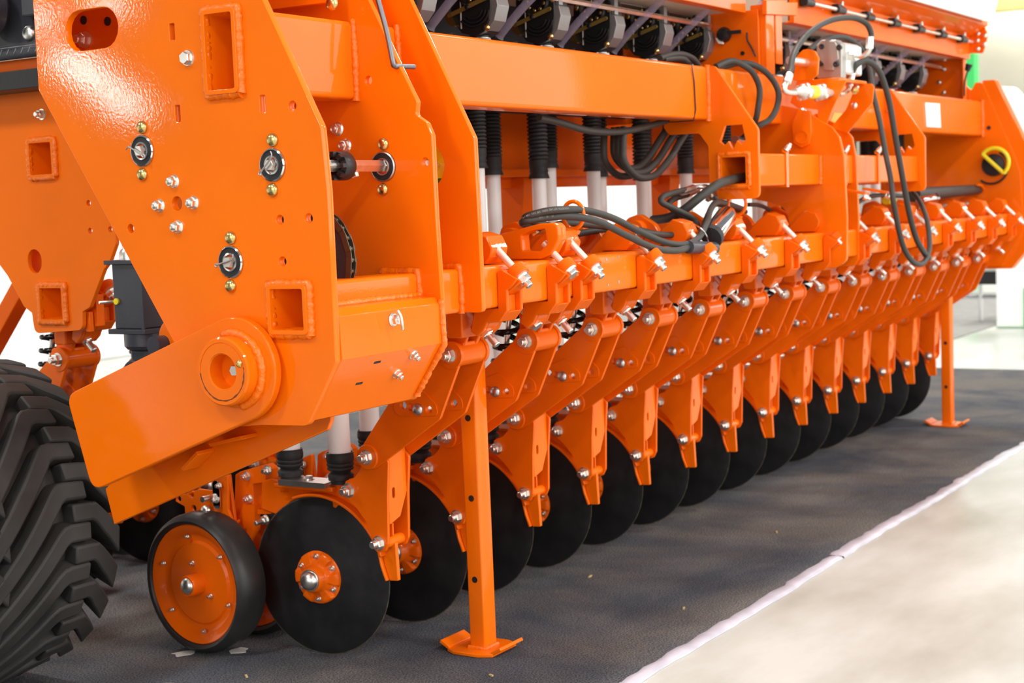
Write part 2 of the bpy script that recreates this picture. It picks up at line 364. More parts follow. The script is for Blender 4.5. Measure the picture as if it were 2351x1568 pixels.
# ------------------------------------------------------------------ seed drill frame
FR = thing('seed_drill_frame', 'glossy orange steel frame of the seed drill with slotted side plates and welded beams', 'machine frame', (5.6, 2.6, 0))
def bearing(X, c, parent, hexr=.0135, dark=False):
    b = MB(); b.use(0); b.lathe((X+.012, c[0], c[1]), (-1,0,0), [(.030,0),(.0365,0),(.0365,.016),(.0335,.018),(.0325,.016),(.0325,.010)], 40)
    b.use(1); b.lathe((X+.012, c[0], c[1]), (-1,0,0), [(.0325,.0145),(.021,.0145)], 40)
    b.use(0); b.lathe((X+.012, c[0], c[1]), (-1,0,0), [(.021,.010),(.021,.018),(.017,.0185),(.0155,.010)], 32)
    b.use(2); b.lathe((X+.012, c[0], c[1]), (-1,0,0), [(hexr,0),(hexr,.026),(hexr*.9,.028),(0,.028)], 6)
    o = b.build('bearing', [STEEL if dark else CHROME, RUB, ZINC], parent, label='sealed ball bearing around a hex shaft end')
    for k in (-1, 1): bolt('dome', (X-.001, c[0]+(.004 if k < 0 else -.004), c[1]+k*.0545), parent=parent, m=BRASS, sc=1.05)
    return o
def cotter(X, c, ang, parent):
    d = Vector((0, math.cos(ang), math.sin(ang))); n = Vector((0, -math.sin(ang), math.cos(ang))); p = Vector((X-.022, c[0], c[1]))
    loop = [p+d*.026, p-d*.020, p-d*.027+n*.004, p-d*.030, p-d*.027-n*.004, p-d*.020-n*.0015, p+d*.022-n*.0015, p+d*.030-n*.012]
    MB().tube(spline(loop, 4), .0016, 6).build('cotter_pin', STEEL, parent, sharp=80)
P1 = 2.635
b1, b2, b3, b4 = (2.661, 1.457), (2.267, 1.406), (2.405, 1.194), (2.38, .953)
p1 = [(3.0, 2.12), (3.000, 1.622), (2.50, .86), (2.45, .815), (2.342, 0.824), (2.208, 0.828), (2.119, 0.972), (2.118, 1.342), (2.127, 1.481), (2.453, 2.12)]
p1 = rnd([(*p, r) for p, r in zip(p1, (0, .01, .05, .03, 0, .02, .012, 0, .03, 0))], 0)
holes = [stadium((2.805, 1.751), .041, .0475), rrect(2.343, 2.440, 1.570, 1.757, .012), rrect(2.181, 2.291, 1.033, 1.143, .012),
         circ(b1, .0365), circ(b2, .0365), circ(b3, .0365), circ((2.562, 1.331), .0165)]
for q in [(2.546, 1.721), (2.543, 1.536), (2.287, 1.541)]: holes.append(rnd([(q[0]-.008,q[1]-.019),(q[0]+.008,q[1]-.019),(q[0]+.008,q[1]+.019),(q[0]-.008,q[1]+.019)], .003))
for q in [(2.203, 1.531), (2.716, 1.277), (2.255, 1.285), (2.173, 1.286)]+[(2.254, 1.193)]: holes.append(circ(q, .0108, 18))
sp1 = plate('side_plate', p1, holes, P1, P1+.02, FR, label='big slotted orange side plate with bearings and bolts')
bearing(P1, b1, sp1); bearing(P1, b2, sp1); bearing(P1, b3, sp1)
cotter(P1, b1, .5, sp1); cotter(P1, b2, 2.4, sp1); cotter(P1, b3, 2.9, sp1)
for q in [(2.568, 1.382), (2.618, 1.328), (2.511, 1.331), (2.564, 1.277)]: bolt('flange', (P1, *q), parent=sp1, sc=1.0)
bolt('head', (P1, *(2.502, 1.658)), parent=sp1, sc=1.05)
# beams: hollow tubes through every plate
plate('upper_beam', rrect(2.342, 2.442, 1.569, 1.757, .014), [rrect(2.352, 2.432, 1.579, 1.747, .006)], 2.618, 8.617, FR, bev=.001)
plate('lower_toolbar', rrect(2.18, 2.292, 1.032, 1.143, .012), [rrect(2.190, 2.282, 1.042, 1.133, .005)], 2.618, 8.617, FR, bev=.001)
def collar(y0, y1, z0, z1, X, r=.010):   # weld bead round a tube where it meets a plate
    weld([(X, y, z) for y, z in ((y0,z0),(y1,z0),(y1,z1),(y0,z1),(y0,z0))], r, FR)
collar(2.342, 2.442, 1.569, 1.757, P1-.003, .0095); collar(2.180, 2.292, 1.032, 1.143, P1-.003, .0095)
for X in (3.043, 3.222, 5.074): weld([(X, 2.342, 1.565), (X, 2.339, 1.665), (X, 2.342, 1.762)], .009, FR)
for X in (3.043, 3.222): weld([(X, 2.180, 1.030), (X, 2.177, 1.09), (X, 2.182, 1.147), (X, 2.29, 1.147)], .0085, FR)
weld([(8.612, 2.342, 1.565), (8.612, 2.34, 1.66), (8.612, 2.342, 1.762)], .009, FR)
# second plate, with its stepped front edge
P2 = 3.045
p2 = [(3.38, 2.12), (3.38, 1.72), (3.05, 1.42), (3.05, 1.16), (2.90, .98), (2.60, .86), (2.265, .823), (2.215, .833), (2.117, .977), (2.118, 1.09), (2.123, 1.275), (2.124, 1.470), (2.138, 1.501), (2.168, 1.520), (2.163, 1.552), (2.213, 1.646), (2.452, 2.12)]
p2 = rnd([(*p, r) for p, r in zip(p2, (0,.02,.05,.05,.05,.05,.02,.02,.012,0,0,.02,.012,.012,.012,0,0))], 0)
bq = (2.270, 1.402)
h2 = [circ(bq, .0365), rrect(2.343, 2.441, 1.570, 1.756, .012), rrect(2.181, 2.291, 1.033, 1.142, .01)]+[circ(q, .011, 18) for q in [(2.146, 1.407), (2.304, 1.612)]]
sp2 = plate('side_plate', p2, h2, P2, P2+.018, FR)
bearing(P2, bq, sp2, dark=True)
for q in [(2.405, 1.501), (2.383, 1.459)]: bolt('flange', (P2, *q), parent=sp2, sc=1.05)
bolt('nut', (P2, *(3.265, 1.794)), parent=sp2, sc=1.35)
bolt('dome', (2.98, *(2.352, 1.795)), parent=sp2, sc=1.15, m=BRASS)
MB().box(2.985, 3.0, 2.36, 2.62, 1.80, 1.92).build('stop_bracket', ORANGE, sp2, bevel=.002)
for q in [(3.268, 1.848), (3.176, 1.836)]: MB().cyl((3.042, *q), (3.0447, *q), .012, n=18).build('plug', RUB, sp2)
MB().prism([(2.66,2.985),(3.04,3.41),(3.04,3.395),(2.66,2.97)], 1.64, 2.12, 'Z').build('unseen_shade_side', ORANGE, FR); MB().prism([(2.66,2.47),(3.04,2.47),(3.04,3.39),(2.66,2.97)], 2.10, 2.115, 'Z').build('unseen_shade_top', ORANGE, FR)  # unseen sheets added to block light from the space behind the slot
P3 = 3.224
p3 = [(2.93, 2.12), (2.93, 1.15), (2.60, 1.033), (2.118, 1.033), (2.120, 1.269), (2.122, 1.466), (2.130, 1.482), (2.455, 2.14)]
p3 = rnd([(*p, r) for p, r in zip(p3, (0,.02,.03,.012,0,.012,.012,0))], 0)
h3 = [rrect(2.343, 2.441, 1.570, 1.756, .012), rrect(2.181, 2.291, 1.033+.0012, 1.142, .008), circ((2.272, 1.404), .058, 32)]
h3[1] = rrect(2.182, 2.290, 1.040, 1.141, .008)
sp3 = plate('side_plate', p3, h3, P3, P3+.018, FR)
# hex shaft with its black coupling between the first two plates, yellow guard beyond
shaft = MB(); shaft.lathe((2.64, b2[0]+.002, 1.404), (1,0,0), [(0,0),(.0155,0),(.0155,.62),(0,.62)], 6); shaft.build('hex_shaft', ZINC, FR, label='bare steel hexagonal drive shaft')
cp = MB(); cx0 = 2.86
cp.lathe((cx0, 2.27, 1.404), (1,0,0), [(.016,0),(.032,0),(.034,.006),(.034,.034),(.030,.040),(.016,.040)], 28)
for k in range(8):
    a = k*math.pi/4; cp.obox((cx0-.006, 2.27+.027*math.cos(a), 1.404+.027*math.sin(a)), (.008,0,0), (0,.006*math.cos(a),.006*math.sin(a)), (0,-.005*math.sin(a),.005*math.cos(a)))
cp.build('shaft_coupling', BLACK, FR)
MB().cyl((2.90, 2.27, 1.404), (2.918, 2.27, 1.404), .021, .019, 20).build('shaft_collar', BRASS, FR)
bolt('head', (2.925, 2.268, 1.386), (0,-.3,-1), .7, FR)
yg = MB(); yg.box(3.285, 3.30, 2.195, 2.34, 1.385, 1.47); yg.box(3.262, 3.30, 2.215, 2.30, 1.372, 1.41); yg.build('shaft_guard', YELLOW, FR)
bolt('head', (3.285, 2.232, 1.440), parent=FR, sc=.8); MB().box(3.285, 3.30, 2.21, 2.34, 1.335, 1.375).build('green_clip', GREENP, FR)
# chain and sprocket behind the first plate
cc, cr = Vector((2.85, 2.355, 1.185)), .125
sk = MB(); sk.cyl((2.845, cc.y, cc.z), (2.857, cc.y, cc.z), cr-.006, n=48); sk.cyl((2.83, cc.y, cc.z), (2.87, cc.y, cc.z), .035)
sk.build('sprocket', GREY, FR)
NL = 30
for k in range(NL):
    a = 2*math.pi*k/NL; a2 = 2*math.pi*(k+1)/NL; p, q = [cc+Vector((0, cr*math.cos(t), cr*math.sin(t))) for t in (a, a2)]
    lk = MB(); off = .009 if k % 2 else .0065
    for sx in (-1, 1):
        d = (q-p).normalized(); nrm = Vector((1,0,0)).cross(d)
        lk.obox((p+q)/2+Vector((sx*off,0,0)), d*((q-p).length/2+.006), nrm*.0075, Vector((.0012,0,0)))
    lk.cyl(p-Vector((.010,0,0)), p+Vector((.010,0,0)), .0055, n=10)
    lk.build('chain_link', mat('oily_chain_steel', (.16,.14,.10), .4, .8) if k == 0 else bpy.data.materials['oily_chain_steel'], FR)
# bent lever rod hooked through the second plate
MB().tube(spline([(3.030, 2.343, 2.12), (3.030, 2.252, 1.798), (3.030, 2.229, 1.713), (3.030, 2.217, 1.649), (3.036, 2.217, 1.640), (3.050, 2.215, 1.639), (3.120, 2.220, 1.642)], 8), .0065, 12).build('lever_rod', mat('dark_steel_rod', (.20, .20, .22), .35, .9), FR, sharp=60)
# folded apron between the first two plates
pr = [(2.178, 1.088), (2.135, 1.085), (2.118, 1.070), (2.116, .975), (2.212, .836), (2.265, .824), (2.265, .832), (2.217, .844), (2.124, .978), (2.126, 1.066), (2.138, 1.077), (2.178, 1.080)]
ap = MB().prism(pr, P1+.020, P2+.0).build('folded_apron', ORANGE, FR, bevel=.0015)
weld([(2.66, 2.176, 1.091), (3.035, 2.176, 1.091)], .007, FR)
weld([(3.044, 2.118, 1.08), (3.044, 2.113, .972), (3.044, 2.20, .846)], .007, FR)
for q in [(2.849, 2.116, 1.047)]: bolt('flange', q, (0,-1,0), 1.0, ap)
wn = (2.834, 2.098, 1.048); MB().tube(spline([Vector(wn)+Vector((-.006,-.01,.022)), Vector(wn)+Vector((.0,-.014,.008)), Vector(wn)+Vector((.004,-.014,-.01)), Vector(wn)+Vector((.010,-.01,-.022))],5), .004, 8).build('wing_nut', ZINC, ap, sharp=80)
sl = Vector((0, -.82, -.57)).normalized()
for x, t in ((2.935, .12), (2.905, .42)):
    p = Vector((x, 2.116+(2.212-2.116)*t, .975+(.836-.975)*t)); bolt('nut', p, sl, .72, ap)
for x, t in ((2.80, .15), (2.77, .48)):
    p = Vector((x, 2.116+(2.212-2.116)*t, .975+(.836-.975)*t)); MB().obox(p, (.012,0,0), Vector((0,.57,-.82))*.003, sl*.0008).build('slot', BLACK, ap)

# swing arm on the first plate
SA = thing('wheel_swing_arm', 'thick rounded orange swing arm with a welded pivot ring on the side plate', 'arm', (2.65, 2.55, .5))
ac, ar = (2.380, .953), .119
def swing_outline(gr=0):
    out = []; tl, bl = (2.934, 0.877), (2.864, 0.644)
    arc = [(ac[0]+ar*math.cos(t), ac[1]+ar*math.sin(t)) for t in [math.radians(a) for a in range(68, 250, 6)]]
    return rnd([(*tl, .035), *[(p[0], p[1], 0) for p in arc], (*bl, .035)], 0)
arm_o = MB().prism(swing_outline(), 2.600, 2.622).build('outer_plate', ORANGE, SA, bevel=.003)
MB().lathe((2.634, *ac), (-1,0,0), [(0,0),(.105,0),(.105,.014),(0,.014)], 40).build('spacer_disc', ORANGE, SA)
bo = MB(); bo.lathe((2.602, *ac), (-1,0,0), [(.087,0),(.086,.006),(.078,.012),(.0775,.040),(.074,.044),(.066,.044),(.0655,.0425),(.064,.0425),(.0635,.044),(.042,.044),(.039,.041),(.039,-.02)], 56)
bo.build('pivot_ring', ORANGE, SA)
weld([(2.598, ac[0]+.083*math.cos(t), ac[1]+.083*math.sin(t)) for t in [math.radians(a) for a in range(70, 262, 4)]], .009, SA)
rust = MB().tube(lumps([(2.5585, ac[0]+.0648*math.cos(t), ac[1]+.0648*math.sin(t)) for t in [math.radians(a) for a in range(170, 361, 6)]], .004), .0016, 6, jitter=.5)
rust.build('seam_rust', mat('seam_rust', (.16,.045,.02), .8), SA, sharp=80)
MB().lathe((2.60, *ac), (1,0,0), [(.0,.006),(.038,.006)], 32).build('bore_end', ORANGE_SHADE, SA)
pb = MB(); pb.lathe((2.606, ac[0]-.012, ac[1]+.0), (-1,0,0), [(.020,0),(.020,.003),(0,.003)], 20); pb.lathe((2.606, ac[0]-.012, ac[1]), (-1,0,0), [(.0135,.003),(.0135,.022),(.012,.024),(0,.024)], 6); pb.build('pivot_bolt', ZINC, SA)
bolt('flange', (2.560, ac[0]-.053, ac[1]+.020), (-.8,-.5,.3), .55, SA, BRASS, 'grease_nipple')
ip = [(3.019, 0.607), (2.995, 0.515), (2.275, 0.794), (2.263, 0.815), (2.255, .86), (2.30, 1.0), (2.45, 1.05)]
MB().prism(ip, 2.785, 2.80).build('inner_plate', ORANGE, SA, bevel=.002)
MB().prism(rnd([(2.93,.85),(2.85,.67),(2.45,.83),(2.47,1.03)], .02), 2.622, 2.785).build('arm_core', ORANGE, SA, bevel=.002)
for a, c in (("435,1078 505,1015", 0), ("500,1018 582,1000", 1)):
    q = ([(2.687, 0.687), (2.631, 0.731)], [(2.591, 0.752), (2.486, 0.775)])[c]
    MB().obox((2.755, (q[0][0]+q[1][0])/2, (q[0][1]+q[1][1])/2), (.03,0,0), (0, (q[1][0]-q[0][0])/2, (q[1][1]-q[0][1])/2), (0,.003,.004)).build('gusset', ORANGE, SA, bevel=.0015)

# centre brackets on the upper beam, each a welded profile plate with a notched window
def centre_bracket(X, dirn):
    o = [(2.52, 1.552), (2.50, 1.524), (2.381, 1.524), (2.347, 1.478), (2.345, 1.285), (2.158, 1.285), (2.156, 1.526), (2.315, 1.757), (2.52, 1.757)]
    o = rnd([(*p, r) for p, r in zip(o, (0,.02,.02,.03,.02,.025,.03,.02,0))], 0)
    win = [(2.281,1.545),(2.215,1.545),(2.203,1.490)]+[(2.203+.0163*k, 1.490-(.014 if k % 2 else 0)*(2.2 if k == 3 else 1)) for k in range(1,6)]+[(2.301,1.490)]
    t = plate('centre_bracket', o, [win, rrect(2.192, 2.302, 1.330, 1.442, .012), rrect(2.343, 2.441, 1.570, 1.756, .01)], X, X+.018, FR)
    return t
centre_bracket(5.076, 1); centre_bracket(6.98, -1)
plate('middle_bar', rrect(2.190, 2.304, 1.328, 1.444, .010), [rrect(2.201, 2.293, 1.339, 1.433, .004)], 5.064, 6.985, FR, bev=.001)
weld([(5.070, y, z) for y, z in ((2.190,1.328),(2.304,1.328),(2.304,1.444),(2.190,1.444),(2.190,1.328))], .007, FR)
# centre plates
o5 = [(2.137,1.003),(2.092,1.030),(2.088,1.196),(2.094,1.430),(2.111,1.505),(2.14,1.545),(2.26,1.62),(2.56,1.70),(2.56,1.30),(2.33,1.25),(2.31,1.003)]
o5 = rnd([(*p, r) for p, r in zip(o5, (.02,.03,0,.03,.03,.03,.05,0,.05,.08,.02))], 0)
hh = [rrect(2.343, 2.441, 1.570, 1.60, .005)]
plate('centre_plate', o5, [rrect(2.190,2.304,1.329,1.443,.01), rrect(2.1815,2.2905,1.034,1.142,.01)], 5.757, 5.777, FR)
o6 = [(2.195,.990),(2.172,1.018),(2.170,1.19),(2.176,1.435),(2.190,1.514),(2.22,1.552),(2.34,1.62),(2.56,1.70),(2.56,1.30),(2.40,1.25),(2.38,.990)]
o6 = rnd([(*p, r) for p, r in zip(o6, (.02,.03,0,.03,.03,.03,.05,0,.05,.08,.02))], 0)
plate('centre_plate', o6, [rrect(2.191,2.303,1.330,1.442,.01), rrect(2.1815,2.2905,1.034,1.142,.01)], 6.119, 6.139, FR)
weld([(5.752, 2.189, 1.33), (5.752, 2.187, 1.44)], .007, FR)
# clips round the middle bar with small wing bolts
for x in (5.40, 6.02, 6.42):
    cl = MB(); cl.prism([(2.184,1.322),(2.184,1.452),(2.20,1.460),(2.20,1.452),(2.1895,1.446),(2.1895,1.3275),(2.31,1.3275),(2.31,1.322)], x, x+.022).build('strap_clip', ORANGE, FR)
    for dz in (0, .016): bolt('nut', (x+.011+dz, 2.19, 1.456+dz*.5), (.3,-.5,.8), .75, FR)
for x in (6.00, 6.26): bolt('nut', (x, 2.10, 1.275+.0*x), (.2,-.8,-.5), .9, FR); 
for x in (6.00, 6.26): MB().obox((x, 2.14, 1.295), (.028,0,0), (0,.05,.01), (0,-.001,.004)).build('hose_tab', ORANGE, FR)
# far end plate with its outer flange and chain guard wheel
P8 = 8.617
o8 = [(2.97,2.0),(2.97,.855),(2.248,.855),(2.127,1.045),(2.142,1.352),(2.171,1.447),(2.342,1.857),(2.377,1.862),(2.40,1.82),(2.60,2.0)]
o8 = rnd([(*p, r) for p, r in zip(o8, (0,.02,.02,.03,.02,.03,.015,.01,0,0))], 0)
e8 = plate('end_plate', o8, [], P8, P8+.02, FR)
o9 = [(2.40,.84),(2.20,.84),(2.05,1.02),(2.05,1.36),(2.09,1.46),(2.28,1.87),(2.345,1.87),(2.345,1.80),(2.16,1.40),(2.14,1.05),(2.25,.87)]
MB().prism(o9, P8+.02, P8+.10).build('end_flange', ORANGE, FR, bevel=.004)
hc = (2.283, 1.408)
MB().lathe((8.612, *hc), (-1,0,0), [(0,0),(.062,0),(.06,.02),(.03,.028),(0,.028)], 36).build('bearing_cap', BLACK, e8)
gy = MB(); 
gy.tube([(8.575, hc[0]+.078*math.cos(a)-.012, hc[1]+.078*math.sin(a)+.012) for a in [math.radians(t) for t in range(38, 232, 8)]][::1]+[], .011, 8); gy.tube([(8.575, hc[0]+.078*math.cos(math.radians(a))-.012, hc[1]+.078*math.sin(math.radians(a))+.012) for a in (38, 230)], .011, 8)
gy.build('yellow_guard', YELLOW, e8)
MB().tube([(8.60, hc[0]+.09*math.cos(math.radians(a))+.01, hc[1]+.09*math.sin(math.radians(a))-.012) for a in range(120, 320, 10)], .006, 8).build('cable_loop', BLACK, e8)
MB().cyl((8.612, *(2.308, 1.611)), (8.6175, *(2.308, 1.611)), .011, n=16).build('plug', BLACK, e8)
# sticker on the far beam, plug bolts, cable tie round the near beam
sq = [(7.591, 1.715), (7.832, 1.718), (7.847, 1.598), (7.611, 1.597)]
MB().prism(sq, 2.3405, 2.3418, 'Y').build('white_sticker', LABEL, FR)
sy = [(6.328, 1.630), (6.471, 1.630), (6.425, 1.569), (6.262, 1.570)]
MB().prism(sy, 2.3405, 2.3418, 'Y').build('yellow_sticker', mat('yellow_sticker', (.80,.45,.06), .5), FR)
for cx_, cz_, r_ in ((.0, .0, .004), (.075, .004, .005), (.006, -.075, .0035), (.072, -.070, .0045)):
    b_ = (3.989, 1.127); MB().prism([(b_[0]+cx_+r_*math.cos(a)*random.uniform(.6,1.3), b_[1]+cz_+r_*math.sin(a)*random.uniform(.6,1.4)) for a in [k*math.pi/4 for k in range(8)]], 2.1788, 2.1802, 'Y').build('paint_chip', STEEL, FR)
tx = (4.957, 1.667)[0]
MB().tube([(tx-.02,2.337,1.762),(tx,2.338,1.70),(tx+.006,2.338,1.60),(tx,2.345,1.564),(tx,2.44,1.564),(tx-.02,2.446,1.66),(tx-.02,2.44,1.762)], .0025, 6, closed=True).build('cable_tie', BLACK, FR, sharp=80)

# ------------------------------------------------------------------ disc openers
ROD = mat('zinc_clamp_rod', (.88, .84, .74), .42, .75)
X0, PV = 3.405, (2.345, .903)
LP = (2.639, .612)                        # lower joint of the swing arms
DC = Vector((3.465, 2.868, .236)); DR = .235
def arm_outline():
    return rnd([(PV[0]+.036, PV[1]+.008, .034), (PV[0]+.030, PV[1]+.036, .034), (PV[0]-.018, PV[1]+.037, .036), (PV[0]-.038, PV[1]-.004, .036), (2.318, .880, .02), (2.390, .728, .025), (2.576, .606, .03), (LP[0]-.018, LP[1]-.036, .034), (LP[0]+.030, LP[1]-.030, .034), (LP[0]+.032, LP[1]+.018, .034), (2.653, .648, .02), (2.560, .764, .02), (2.47, .84, .05)], .02)
def wheel(parent, c, yaw, name, w=.115, R=.212):
    ax = Vector((-math.cos(yaw), -math.sin(yaw), 0)); c = Vector(c)
    rr = R-.032
    b = MB(); b.use(0)
    b.lathe(c, ax, [(rr,-w/2+.012),(R-.022,-w/2),(R-.008,-w/2+.010),(R-.001,-w/2+.030),(R,0),(R-.001,w/2-.03),(R-.008,w/2-.010),(R-.020,w/2),(rr+.004,w/2-.004),(rr,w/2-.012)], 56)
    o = b.build(name, TREAD, parent)
    d = MB(); d.lathe(c, ax, [(rr,-w/2+.012),(rr,w/2-.012),(rr-.002,w/2-.010),(rr-.016,w/2-.016),(rr-.030,w/2-.030),(rr-.040,w/2-.036),(rr-.052,w/2-.036),(rr-.060,w/2-.030),(.045,w/2-.028),(.033,w/2-.026),(.033,-w/2)], 56)
    d.lathe(c, ax, [(.036,w/2-.029),(.0335,w/2-.024),(.032,w/2+.014),(.030,w/2+.018),(.0255,w/2+.018)], 32)
    d.build('wheel_dish', ORANGE_SHADE, o)
    cp = MB().lathe(c, ax, [(.0262,w/2+.010),(.0250,w/2+.018),(.020,w/2+.024),(.011,w/2+.028),(0,w/2+.029)], 28).build('hub_cap', ZINC, o)
    t = ax.cross(Vector((0,0,1))).normalized(); u = Vector((0,0,1))
    for k in range(6):
        a = k*math.pi/3+.35; bolt('nut', c+ax*(w/2-.020)+t*(.143*math.cos(a))+u*(.143*math.sin(a)), ax, .42, o)
    for k in range(2):
        a = k*2.4+1.3; bolt('nut', c+ax*(w/2-.027)+t*(.062*math.cos(a))+u*(.062*math.sin(a)), ax, .5, o)
    return o
def boot(parent, c, tilt=0):
    prof = [(0,0),(.030,0),(.030,.010),(.0365,.012),(.0375,.026),(.034,.030),(.029,.034),(.030,.038),(.038,.042),(.039,.047),(.036,.050),(.039,.054),(.040,.059),(.037,.062),(.040,.067),(.0405,.078),(.039,.087),(.040,.091),(.036,.092),(.035,.075)]
    return MB().lathe(c, (0, 0, 1), prof, 32).build('rubber_boot', RUB, parent, sharp=60)
def make_opener():
    R = thing('disc_opener', '', 'disc opener', (3.465, 2.75, 0), 'disc openers clamped along the toolbar')
    xc = 3.4725
    # clamp: front jaw round the lower front corner of the bar, rear jaw over the upper rear corner
    jaw = [(2.179,1.124),(2.165,1.132),(2.138,1.118),(2.116,1.106),(2.140,1.082),(2.150,1.078),(2.150,1.024),(2.176,.994),(2.215,.992),(2.226,.972),(2.247,.955),(2.268,.968),(2.262,.995),(2.252,1.030),(2.179,1.030)]
    ja, jm = 3.391, 3.431
    j = MB(); j.prism(jaw, ja, ja+.012); j.prism(jaw, ja+.068, ja+.080)
    j.prism([(2.179,1.124),(2.165,1.132),(2.138,1.118),(2.112,1.098),(2.140,1.078),(2.165,1.064),(2.179,1.064)], ja+.012, ja+.068)
    j.prism([(2.166,1.064),(2.166,1.022),(2.150,1.022),(2.176,.994),(2.215,.992),(2.226,.972),(2.247,.955),(2.268,.968),(2.262,.995),(2.252,1.030),(2.179,1.030),(2.179,1.064)], ja+.012, ja+.068)
    j.build('front_jaw', ORANGE_SHADE, R, bevel=.003)
    rj = [(2.212,1.146),(2.196,1.164),(2.190,1.186),(2.206,1.218),(2.245,1.230),(2.285,1.20),(2.335,1.15),(2.345,1.06),(2.345,.95),(2.294,.95),(2.294,1.146)]
    MB().prism(rnd(rj, .006, 3), ja, ja+.08).build('rear_jaw', ORANGE_SHADE, R, bevel=.004)
    MB().prism(rnd([(2.30,1.14),(2.345,1.215),(2.40,1.25),(2.45,1.235),(2.47,1.15),(2.40,1.05),(2.32,.98)], .03, 4), 3.455, 3.485).build('rear_lug', ORANGE_SHADE, R, bevel=.003)
    MB().cyl((3.425, 2.405, 1.195), (3.50, 2.405, 1.195), .036).build('lug_boss', ORANGE_SHADE, R, bevel=.003)
    bolt('head', (3.425, 2.405, 1.195), (-1,0,0), 1.0, R)
    dv = Vector((0,1,1)).normalized()
    up, lo = Vector((jm-.006, 2.132, 1.118)), Vector((jm-.006, 2.252, .975))
    for nm, p, k in (('clamp_rod', up, .105), ('clamp_rod', lo, .14)): MB().cyl(p, p+dv*k, .0100, n=16).build(nm, ROD, R)
    bolt('nut', up-dv*.010, -dv, 1.25, R); bolt('long', lo-dv*.006, -dv, 1.2, R)
    MB().cyl(up-dv*.010, up+dv*.020, .0285, n=28).build('jaw_boss', ORANGE_SHADE, R, bevel=.003); MB().cyl(lo-dv*.006, lo+dv*.022, .025, n=28).build('jaw_boss', ORANGE_SHADE, R, bevel=.003)
    # hanger down to the pivot
    hg = MB(); hg.prism([(2.300,1.00),(2.300,.965),(2.318,.925),(2.385,.925),(2.385,1.02)], 3.432, 3.444); hg.prism([(2.300,.985),(2.300,.955),(2.318,.925),(2.385,.925),(2.385,1.02)], 3.486, 3.500)
    hg.box(3.444, 3.486, 2.372, 2.385, .925, 1.02); hg.box(3.430, 3.502, 2.318, 2.36, .925, .936); hg.build('hanger', ORANGE_SHADE, R, bevel=.003)
    pt = MB(); pt.lathe((3.417, *PV), (1,0,0), [(0,0),(.0335,0),(.0335,.112),(0,.112)], 36); pt.build('pivot_tube', ORANGE_SHADE, R)
    for x, s in ((3.402, 1), (3.529, 1)): MB().lathe((x, *PV), (1,0,0), [(0,0),(.037,0),(.038,.002),(.038,.011),(.037,.013),(0,.013)], 36).build('pivot_ear', ORANGE_SHADE, R)
    bolt('nut', (3.402, *PV), parent=R, sc=1.2)
    ho = [circ(q, .011, 14) for q in ((2.507,.762),(2.481,.758),(2.422,.754))]
    for x in (3.405, 3.528):
        a = plate('swing_arm', arm_outline(), ho+[circ((2.45,.757),.006,10)], x, x+.012, R, mats=ORANGE_SHADE)
        pad = rnd([(2.443,.810),(2.396,.768),(2.392,.738),(2.520,.731),(2.540,.745),(2.536,.772),(2.50,.79)], .02)
        plate('arm_pad', pad, [circ((q[0],q[1]), .011, 14) for q in ((2.507,.762),(2.481,.758),(2.422,.754))], x-.0035, x, a, mats=ORANGE_SHADE, bev=.001)
        MB().lathe((x-.006 if x < 3.5 else x+.018, *LP), (1 if x < 3.5 else -1,0,0), [(0,0),(.034,0),(.036,.003),(.036,.008),(0,.008)], 32).build('joint_boss', ORANGE_SHADE, a)
    bolt('dome', (3.4015, 2.457, .753), parent=R, sc=1.15, m=STEEL)
    MB().cyl((3.40, 2.457, .753), (3.545, 2.457, .753), .0105, n=20).build('cross_pin', ZINC, R)
    bolt('nut', (3.399, *LP), parent=R, sc=1.2)
    # coil spring between the arms
    hx = []; n = 7; p0, p1 = Vector((3.4725, 2.478, .775)), Vector((3.4725, 2.425, 1.075)); d = (p1-p0).normalized(); e1 = Vector((1,0,0)); e2 = d.cross(e1)
    for k in range(n*14+1):
        t = k/(n*14); a = 2*math.pi*k/14; hx.append(p0+(p1-p0)*t+e1*(.033*math.cos(a))+e2*(.033*math.sin(a)))
    MB().tube(hx, .0088, 8).build('coil_spring', SPRING, R, sharp=80)
    MB().cyl(p0-d*.02, p1+d*.03, .009, n=14).build('spring_rod', ZINC, R)
    # casting: two fork cheeks with a front web
    fy = 2.588
    ck = [(2.579,.600),(2.62,.64),(2.655,.62),(2.680,.568),(2.700,.548),(2.735,.535),(2.735,.490),(2.700,.462),(2.668,.425),(2.651,.382),(2.648,.350),(2.63,.338),(2.605,.342),(2.593,.365),(2.588,.5)]
    ck = rnd([(*p, .012) for p in ck], .012)
    for x in (3.417, 3.514): plate('fork_cheek', ck, [], x, x+.011, R, mats=ORANGE_SHADE)
    wbm = rnd([(3.428,.600),(3.514,.640),(3.514,.50),(3.478,.434),(3.428,.418)], .004)
    plate('front_web', wbm, [stadium((3.452,.505),.009,.0065,math.pi/2)], fy+.002, fy+.010, R, axis='Y', mats=ORANGE)
    MB().prism([(fy+.004,.42),(fy+.004,.385),(fy+.03,.372),(fy+.03,.42)], 3.440, 3.446).build('web_rib', ORANGE_SHADE, R)
    MB().lathe((3.424, 2.620, .362), (1,0,0), [(0,0),(.0165,0),(.0165,.093),(0,.093)], 28).build('lower_spacer', ORANGE, R)
    bolt('nut', (3.417, 2.624, .366), parent=R, sc=1.2); bolt('nut', (3.417, 2.722, .510), parent=R, sc=1.2)
    MB().prism(rnd([(2.600,.360),(2.596,.250),(2.625,.248),(2.640,.29),(2.652,.345)], .004), 3.460, 3.474).build('scraper_blade', ORANGE, R, bevel=.002)
